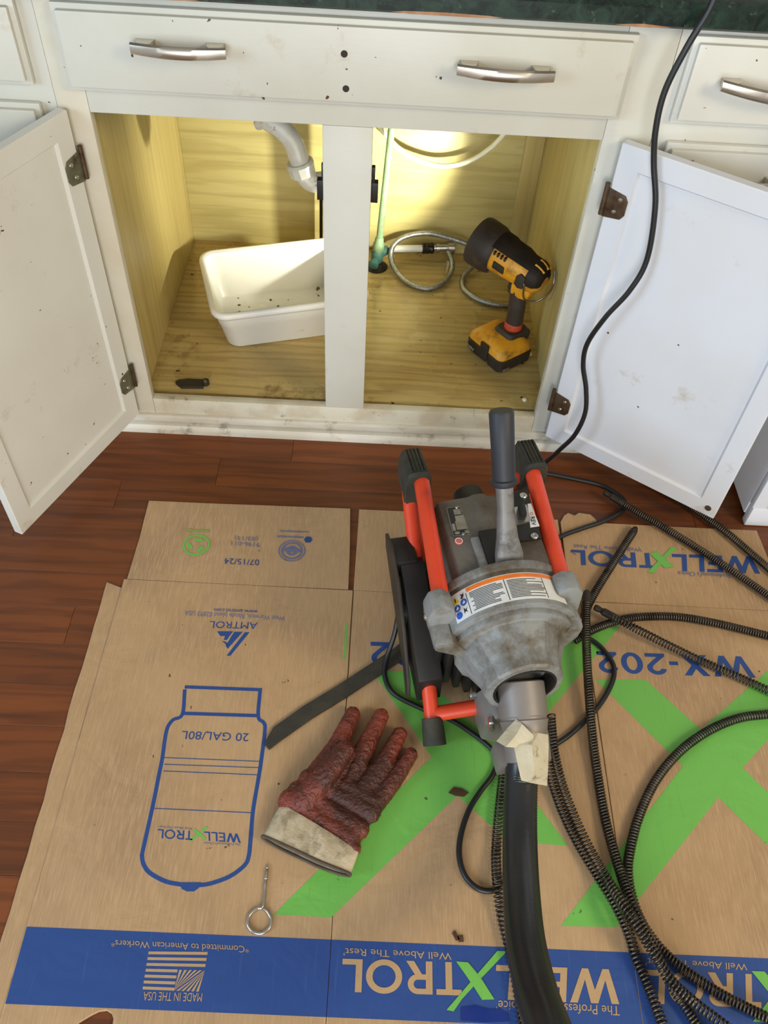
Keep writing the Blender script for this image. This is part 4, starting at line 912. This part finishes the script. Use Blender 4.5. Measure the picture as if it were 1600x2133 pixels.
bpy.data.objects.remove(o); me2.shade_smooth(); me2.name = 'coated_hand'
new_obj('coated_hand', me2, 'red_coating', gl, 'red and brown pebbled coating')
ca, cb_, cc, cd_ = [Vector(p) for p in ((0.3530,-0.8465,0.0230), (0.4792,-0.9132,0.0230), (0.3327,-0.8907,0.0225), (0.4646,-0.9524,0.0225))]
def cuff_ring(t, hz, grow=0, n=36):
    a, b = ca.lerp(cc, t), cb_.lerp(cd_, t); m = (a+b)/2; x = (a-b)/2; L = x.length+grow; x.normalize(); y = Vector((-x.y, x.x, 0)); out = []
    for i in range(n):
        an = 2*math.pi*i/n; c_, s_ = math.cos(an), math.sin(an)
        bend = -.012*(c_*.5-.5)**2*t
        out.append(m+x*L*math.copysign(abs(c_)**.75, c_)+Vector((0,0,hz*math.copysign(abs(s_)**.7, s_)))+y*bend)
    return out
bm = B(); prev = None
sg = 1
rr = [cuff_ring(t, h) for t, h in ((-.12,.0135), (0,.0150), (.3,.0150), (.65,.0145), (1,.0138))]+[cuff_ring(t, h, -.0016) for t, h in ((1,.0120), (.5,.0128), (0,.013))]
vr = [[bm.verts.new(p) for p in r] for r in rr]
for a, b in zip(vr, vr[1:]):
    for i in range(36): bm.faces.new((a[i], a[(i+1)%36], b[(i+1)%36], b[i]))
fin(bm, 'cuff', 'cuff_canvas', gl, label='dirty off-white canvas cuff')
bm = B(); rg = cuff_ring(1, .0132); rg.append(rg[0]); tube(bm, rg, .0024, 8, 2, caps=False); fin(bm, 'cuff_binding', 'cuff_binding', gl, label='dark binding along the cuff edge')
rebase(gl)

# ------------------------------------------------------------------ inside the cabinet
FZ = .0852
tb = thing('dish_tub', 'white plastic dish tub with dirty water marks under the trap', 'tub', (.251,.316,FZ), R(16.5))
def rrect(hx, hy, r, n=6):
    out = []
    for cx, cy, a0 in ((hx-r,hy-r,0), (-hx+r,hy-r,90), (-hx+r,-hy+r,180), (hx-r,-hy+r,270)):
        for i in range(n+1): a = R(a0+90*i/n); out.append((cx+r*math.cos(a), cy+r*math.sin(a)))
    return out
def loft(bm, levels, cap0=True, cap1=True):
    rs = [[bm.verts.new((x, y, z)) for x, y in rrect(hx, hy, r)] for hx, hy, r, z in levels]
    n = len(rs[0])
    for a, b in zip(rs, rs[1:]):
        for i in range(n): bm.faces.new((a[i], a[(i+1)%n], b[(i+1)%n], b[i]))
    if cap0: bm.faces.new(rs[0][::-1])
    if cap1: bm.faces.new(rs[-1])
bm = B(); loft(bm, [(.140,.092,.025,0), (.147,.099,.03,.006), (.161,.113,.03,.070), (.163,.115,.03,.072), (.170,.122,.032,.113), (.166,.118,.03,.113), (.157,.109,.03,.07), (.144,.096,.028,.01), (.138,.090,.024,.005)]); fin(bm, 'basin', 'tub_white', tb, smooth=45)
bm = B(); loft(bm, [(.1695,.1215,.032,.099), (.175,.127,.034,.100), (.178,.130,.035,.107), (.176,.128,.034,.115), (.170,.122,.032,.117), (.166,.118,.03,.114)], False, False); fin(bm, 'rim', 'tub_white', tb, smooth=60)
random.seed(11)
for i in range(26):
    x, y = random.uniform(-.12,.10), random.uniform(-.07,.085); bm = B(); r = random.uniform(.0014,.0048)
    lathe(bm, (x,y,.0052), (0,0,1), [(0,r),(r*.4,r*.8),(r*.6,r*.3)], 7, sx=random.uniform(.8,1.6)); fin(bm, 'dirt_speck', 'tub_dirt', tb)

def seg_path(pts): return pts
tr = thing('drain_trap', 'white plastic drain trap with slip nut hanging below the sink', 'drain pipe', (.30,.33,.40))
bm = B(); tube(bm, [(0.2033,0.3300,0.5854),(0.2310,0.3300,0.5505),(0.2586,0.3300,0.5329),(0.2825,0.3300,0.5069),(0.2940,0.3300,0.4744),(0.3001,0.3300,0.4491)], .0205, 18, 8); fin(bm, 'wall_tube', 'pvc_white', tr, smooth=60)
bm = B(); tube(bm, [(0.3010,0.3300,0.4470),(0.3115,0.3300,0.4287),(0.3294,0.3300,0.4191),(0.3617,0.3300,0.4294),(0.3875,0.3300,0.4643),(0.3930,0.3300,0.5051),(0.3943,0.3300,0.5632)], .021, 18, 8); fin(bm, 'trap_bend', 'pvc_white', tr, smooth=60)
q = [(0.2956,0.3300,0.4633),(0.3027,0.3300,0.4367)]; bm = B(); dv = Vector(q[1])-Vector(q[0]); lathe(bm, q[0], dv, [(0,.0265),(.005,.030),(.012,.0285),(dv.length,.0275)], 12); fin(bm, 'slip_nut', 'pvc_white', tr, smooth=25)
bm = B(); q = [(0.2061,0.3600,0.5179),(0.2192,0.3600,0.5245)]; lathe(bm, q[0], Vector(q[1])-Vector(q[0]), [(0,.008),(.006,.012),(.016,.011)], 8); fin(bm, 'wing_screw', 'pvc_white', tr)
rebase(tr)
dp = thing('drain_riser', 'upright white drain riser hidden behind the centre stile', 'drain pipe', (.401,.510,FZ))
bm = B(); cyl(bm, (.401,.510,FZ), (.401,.510,.86), .0185); fin(bm, 'pipe', 'pvc_white', dp, smooth=60)
bm = B(); lathe(bm, (.401,.510,FZ), (0,0,1), [(0,.03),(.004,.03),(.007,.02)], 20); fin(bm, 'floor_ring', 'dark_iron', dp); rebase(dp)
bm = B(); tube(bm, [(0.3173,0.6000,0.1081), (0.3183,0.6000,0.1829), (0.3193,0.6000,0.2665)], .0042, 8, 2); tag(fin(bm, 'supply_line', 'dark_iron', smooth=60), 'thin dark upright supply line beside the centre stile, above the tub', 'pipe')

vp = thing('supply_valve', 'green corroded copper supply pipe and shutoff valve right of the centre stile', 'valve', (.465,.538,FZ))
bm = B(); tube(bm, [(.4665,.541,.15), (.4735,.541,.27), (.4835,.541,.44), (.497,.541,.66), (.505,.541,.86)], .0082, 14, 4); fin(bm, 'riser_pipe', 'patina_copper', vp, smooth=60)
bm = B(); lathe(bm, (.4655,.541,.128), (.06,0,1), [(0,.012),(.006,.0145),(.022,.0145),(.026,.012),(.036,.011),(.04,.009)], 10); fin(bm, 'pipe_nut', 'patina_copper', vp)
bm = B(); lathe(bm, (.464,.541,.098), (0,0,1), [(0,.012),(.008,.015),(.026,.0155),(.034,.012)], 14); cyl(bm, (.464,.541,.116), (.487,.566,.119), .0115, seg=12); fin(bm, 'valve_body', 'patina_teal', vp)
bm = B(); lathe(bm, (.460,.536,.112), (-.2,-1,-.2), [(0,.008),(.016,.008),(.018,.0125),(.028,.0125),(.030,.009)], 10); fin(bm, 'valve_knob', 'patina_teal', vp)
bm = B(); lathe(bm, (.463,.536,FZ), (0,0,1), [(0,.028),(.004,.028),(.009,.020),(.014,.014)], 22); fin(bm, 'floor_escutcheon', 'dark_iron', vp)
rebase(vp)
sp = thing('supply_stub', 'white plastic stub pipe with rubber sleeve and chrome fitting behind the looped hose', 'pipe', (.58,.58,FZ))
A0, A1 = Vector((.484,.568,.119)), Vector((.664,.590,.119)); ad = (A1-A0)
bm = B(); cyl(bm, A0+ad*.03, A0+ad*.55, .009); fin(bm, 'stub_pipe', 'pvc_white', sp, smooth=60)
bm = B(); lathe(bm, A0+ad*.52, ad, [(0,.012),(.003,.014),(.010,.0125),(.013,.0145),(.020,.0125),(.026,.0145),(.030,.012)], 16); fin(bm, 'rubber_sleeve', 'dark_iron', sp)
bm = B(); lathe(bm, A0+ad*.68, ad, [(0,.0085),(.006,.0085),(.007,.0115),(.016,.0115),(.017,.0095),(.036,.0095),(.038,.013),(.054,.013),(.056,.010)], 16); fin(bm, 'chrome_fitting', 'zinc', sp)
bm = B(); cyl(bm, A0+ad*.93+Vector((0,0,-.014)), A0+ad*.93+Vector((0,0,-.0005-(.119-FZ))), .008); fin(bm, 'fitting_leg', 'zinc', sp)
rebase(sp)
bh = [(0.6448,0.5697,0.1200),(0.6549,0.5406,0.1100),(0.6529,0.5140,0.0980),(0.6305,0.4687,0.0935),(0.5917,0.4430,0.0935),(0.5462,0.4614,0.0935),(0.5117,0.5098,0.0980),(0.4980,0.5419,0.1180),(0.5062,0.5569,0.1420),(0.5365,0.5657,0.1600),(0.5869,0.5739,0.1660),(0.6365,0.5773,0.1560),(0.6896,0.5772,0.1400),(0.7302,0.5719,0.1180),(0.7123,0.5436,0.1030),(0.6860,0.5053,0.0945),(0.6807,0.4588,0.0935),(0.7031,0.4205,0.0935),(0.7375,0.3978,0.0935),(0.7794,0.3896,0.0935),(0.8160,0.4044,0.0935)]
bm = B(); tube(bm, bh, .0066, 14, 8); tag(fin(bm, 'braided_hose', 'braided_steel', smooth=60), 'looped braided steel water hose lying on the cabinet floor', 'hose')
bm = B(); tube(bm, [(0.4121,0.5750,0.5053),(0.4393,0.5750,0.4539),(0.4693,0.5750,0.4138),(0.5044,0.5750,0.3795),(0.5510,0.5750,0.3543),(0.6063,0.5750,0.3433),(0.6596,0.5750,0.3545),(0.7033,0.5750,0.3825),(0.7378,0.5750,0.4219),(0.7698,0.5750,0.4879)], .0058, 10, 8); tag(fin(bm, 'plastic_tube', 'clear_tube', smooth=60), 'thin pale plastic tube drooping in a curve along the back panel', 'tube')

kt = thing('loose_latch', 'small loose black latch lying at the front left of the cabinet floor', 'latch', (0.0767,0.0522,0.0852))
q = [Vector(p) for p in [(0.0388,0.0541,0.0852),(0.0539,0.0396,0.0852),(0.1011,0.0430,0.0852),(0.0974,0.0664,0.0852),(0.0637,0.0671,0.0852),(0.0438,0.0608,0.0852)]]
bm = B(); prism(bm, [(p.x, p.y) for p in q], FZ, FZ+.007); fin(bm, 'latch_body', 'dusty_black', kt, bevel=.001)
c = Vector((0.1038,0.0589,0.0852)); bm = B(); lathe(bm, c, (0,0,1), [(0,.008),(.010,.008),(.012,.006)], 12); fin(bm, 'latch_pivot', 'dusty_black', kt)
bm = B(); lathe(bm, c+Vector((0,-.004,.012)), (0,-.3,1), [(0,.0035),(.002,.003)], 10); fin(bm, 'pivot_screw', 'zinc', kt)
rebase(kt)
for (p, lab) in (((0.8035,0.0579,0.0853), 'small pale chip near the front right corner of the cabinet floor'), ((0.8292,0.2166,0.0853), 'small pale chip beside the work light battery')):
    bm = B(); lathe(bm, p, (0,0,1), [(0,.0055),(.003,.004),(.004,.001)], 6, sx=1.2); tag(fin(bm, 'paint_chip', 'torn_paper', smooth=0), lab, 'debris')

# cordless work light
wl_ = thing('work_light', 'yellow and black cordless work light shining inside the cabinet', 'work light', (.754,.214,FZ))
rz = Matrix.Rotation(R(37), 4, 'Z'); base_m = Matrix.Translation((.754,.214,FZ)) @ rz
def lofted(name, levels, mat, bev=0, label=None, m=base_m):
    bm = B(); loft(bm, levels); bmesh.ops.transform(bm, matrix=m, verts=bm.verts[:]); return fin(bm, name, mat, wl_, 40, bev, label)
bt = lofted('battery', [(.046,.056,.012,0), (.049,.060,.014,.004), (.050,.061,.014,.028), (.048,.059,.014,.030)], 'tool_black', label='black battery pack')
lofted('base_shell', [(.046,.057,.014,.0302), (.049,.060,.016,.035), (.047,.058,.018,.045), (.038,.048,.018,.056), (.030,.036,.015,.060)], 'tool_yellow')
lofted('base_collar', [(.034,.030,.012,.0), (.035,.031,.012,.012), (.028,.026,.012,.022)], 'tool_black', m=Matrix.Translation((.779,.226,FZ+.046)) @ rz)
bm = B(); box(bm, (0,-.0605,.026), (.022,.004,.040)); bmesh.ops.transform(bm, matrix=base_m @ Matrix.Translation((-.022,0,0)) @ Matrix.Rotation(R(-4),4,'X'), verts=bm.verts[:])
bm2 = B(); box(bm2, (-.0505,-.004,.030), (.004,.026,.044)); bmesh.ops.transform(bm2, matrix=base_m, verts=bm2.verts[:]); bm.free()
fin(bm2, 'release_button', 'tool_black', wl_, bevel=.0012)
me = text_mesh('20V', .02)
def face_text(body, m, w, parent, mat='tool_print'):
    me = text_mesh(body, .02); xs = [v.co.x for v in me.vertices]; x0, x1 = min(xs), max(xs); k = w/(x1-x0)
    for v in me.vertices: v.co = m @ Vector(((v.co.x-x0)*k, 0, v.co.y*k))
    return new_obj('lettering', me, mat, parent)
face_text('20V', base_m @ Matrix.Rotation(R(-90),4,'Z') @ Matrix.Translation((-.050,-.0507,.007)), .022, bt)
face_text('MAX', base_m @ Matrix.Translation((-.04,-.0617,.006)), .02, bt)
face_text('XR', base_m @ Matrix.Rotation(R(-90),4,'Z') @ Matrix.Translation((.0,-.0507,.006)), .02, bt, 'tool_yellow')
H0, H1 = Vector((.806,.208,.297)), Vector((.690,.300,.319)); hd_ = (H1-H0).normalized(); hx, hy, _ = frame_of(hd_)
hb0 = Vector((.780,.226,FZ+.062)); hb1 = Vector((.777,.236,.262))
bm = B(); tube(bm, [hb0, hb0.lerp(hb1,.5)+Vector((.0015,-.002,0)), hb1], .0192, 20, 6); fin(bm, 'handle', 'tool_black', wl_, smooth=60)
bm = B(); lathe(bm, hb0-Vector((0,0,.004)), hb1-hb0, [(0,.0198),(.002,.0208),(.022,.0206),(.025,.0196)], 24); fin(bm, 'handle_band', 'tool_red', wl_, label='red band on the handle')
def arc_shell(prof, a0, a1, n=16, inner=.004):
    bm = B(); R_ = []
    for t, r in prof: R_.append([bm.verts.new(H0+hd_*t+hx*math.cos(R(a0+(a1-a0)*i/n))*r+hy*math.sin(R(a0+(a1-a0)*i/n))*r) for i in range(n+1)])
    for a, b in zip(R_, R_[1:]):
        for i in range(n): bm.faces.new((a[i], a[i+1], b[i+1], b[i]))
    bmesh.ops.solidify(bm, geom=bm.faces[:], thickness=inner); return bm
bm = B(); lathe(bm, H0, hd_, [(-.020,.012),(-.018,.022),(-.008,.032),(.006,.0365),(.05,.0375),(.10,.0405),(.125,.043)], 26); fin(bm, 'head_barrel', 'tool_yellow', wl_, smooth=50)
fin(arc_shell([(-.012,.0335),(.0,.0385),(.028,.0395),(.045,.0445),(.075,.0455),(.085,.0485),(.125,.0495)], 42, 175), 'head_top_shell', 'tool_black', wl_, smooth=40)
bm = B(); lathe(bm, H0, hd_, [(.100,.044),(.106,.0495),(.118,.0535),(.150,.0545),(.158,.0525),(.158,.046),(.150,.045)], 30, cap0=False, cap1=False); lathe(bm, H0, hd_, [(.104,.044),(.105,.001)], 30, cap0=False, cap1=False); fin(bm, 'bezel', 'tool_black', wl_, smooth=40)
bm = B(); cyl(bm, H0+hd_*.144, H0+hd_*.149, .0452, seg=30); fin(bm, 'lens', 'lens_glow', wl_)
rear = arc_shell([(-.021,.014),(-.019,.0235),(-.009,.0335),(.012,.0378)], -10, 190, 20, .002); rc = fin(rear, 'rear_cap', 'tool_black', wl_, smooth=40)
for a in (70, 100, 130):
    for s_ in (0,):
        dr_ = hx*math.cos(R(a))+hy*math.sin(R(a)); p0 = H0+hd_*(-.016)+dr_*.0295; p1 = H0+hd_*.008+dr_*.0388
        bm = B(); tube(bm, [p0, p0.lerp(p1,.5)+dr_*.002, p1], .0024, 8, 3); fin(bm, 'vent_slot', 'tool_yellow', wl_)
sd = hx*math.cos(R(205))+hy*math.sin(R(205)); sd2 = hx
m = Matrix((( -hd_.x, hy.x, sd2.x, 0),(-hd_.y, hy.y, sd2.y, 0),(-hd_.z, hy.z, sd2.z, 0),(0,0,0,1)))
bm = B(); prism(bm, [(-.060,-.010),(-.062,.006),(-.090,.008),(-.090,-.010)], .036, .0412, Matrix.Translation(H0) @ m); fin(bm, 'side_label', 'dusty_black', wl_, bevel=.002)
bm = B(); prism(bm, [(-.008,-.016),(-.008,.012),(-.022,.016),(-.030,.006),(-.030,-.014),(-.02,-.02)], .0345, .0395, Matrix.Translation(H0) @ m); fin(bm, 'emblem', 'tool_black', wl_, bevel=.002)
for k in range(4):
    bm = B(); prism(bm, [(-.066-k*.009,.018),(-.066-k*.009,.026),(-.070-k*.009,.026),(-.070-k*.009,.018)], .028, .0375, Matrix.Translation(H0) @ m); fin(bm, 'vent_slot', 'tool_black', wl_)
bm = B(); prism(bm, [(.004,-.055),(.004,-.020),(-.02,-.024),(-.046,-.026),(-.042,-.060),(-.03,-.066)], -.014, .016, Matrix.Translation(H0) @ m); fin(bm, 'trigger_housing', 'tool_yellow', wl_, bevel=.006)
tb0 = H0+hd_*.045; bm = B(); tube(bm, [tb0-hy*.036, tb0-hy*.056+hd_*.006, tb0-hy*.070+hd_*.0], .006, 10, 4); fin(bm, 'trigger', 'tool_black', wl_)
hk = [H0+sd2*.034+hd_*.012+hy*.004, H0+sd2*.036+hd_*.006-hy*.010, H0+sd2*.030-hd_*.002-hy*.040, H0+sd2*.010-hd_*.022-hy*.044, H0-hd_*.036-hy*.022, H0-hd_*.040+hy*.010, H0-sd2*.012-hd_*.028+hy*.030]
bm = B(); tube(bm, hk, .0022, 8, 8); fin(bm, 'hook', 'hook_steel', wl_, smooth=60, label='bent steel wire hook')
rebase(wl_)
sl_ = bpy.data.lights.new('work_light_beam', 'SPOT'); sl_.energy = 28; sl_.color = (1, .99, .80); sl_.spot_size = R(100); sl_.spot_blend = .6; sl_.shadow_soft_size = .012
so = bpy.data.objects.new('work_light_beam', sl_); COL.objects.link(so); so.location = H0+hd_*.152; so.rotation_euler = hd_.to_track_quat('-Z', 'Y').to_euler()

# small torn spots on the carton
for (pts, lab) in (([(0.6209,-0.8037),(0.6298,-0.7938),(0.6429,-0.7956),(0.6536,-0.8023),(0.6455,-0.8090),(0.6317,-0.8080)], 0), ([(0.6211,-1.0121),(0.6254,-1.0081),(0.6320,-1.0207),(0.6264,-1.0221)], 0), ([(0.6280,-1.0157),(0.6364,-1.0141),(0.6375,-1.0230),(0.6305,-1.0239)], 0)):
    pc_ = flat('torn_fleck', [pts], T+.0008, .0012, 'torn_paper' if lab else 'raw_wood_edge', p2)
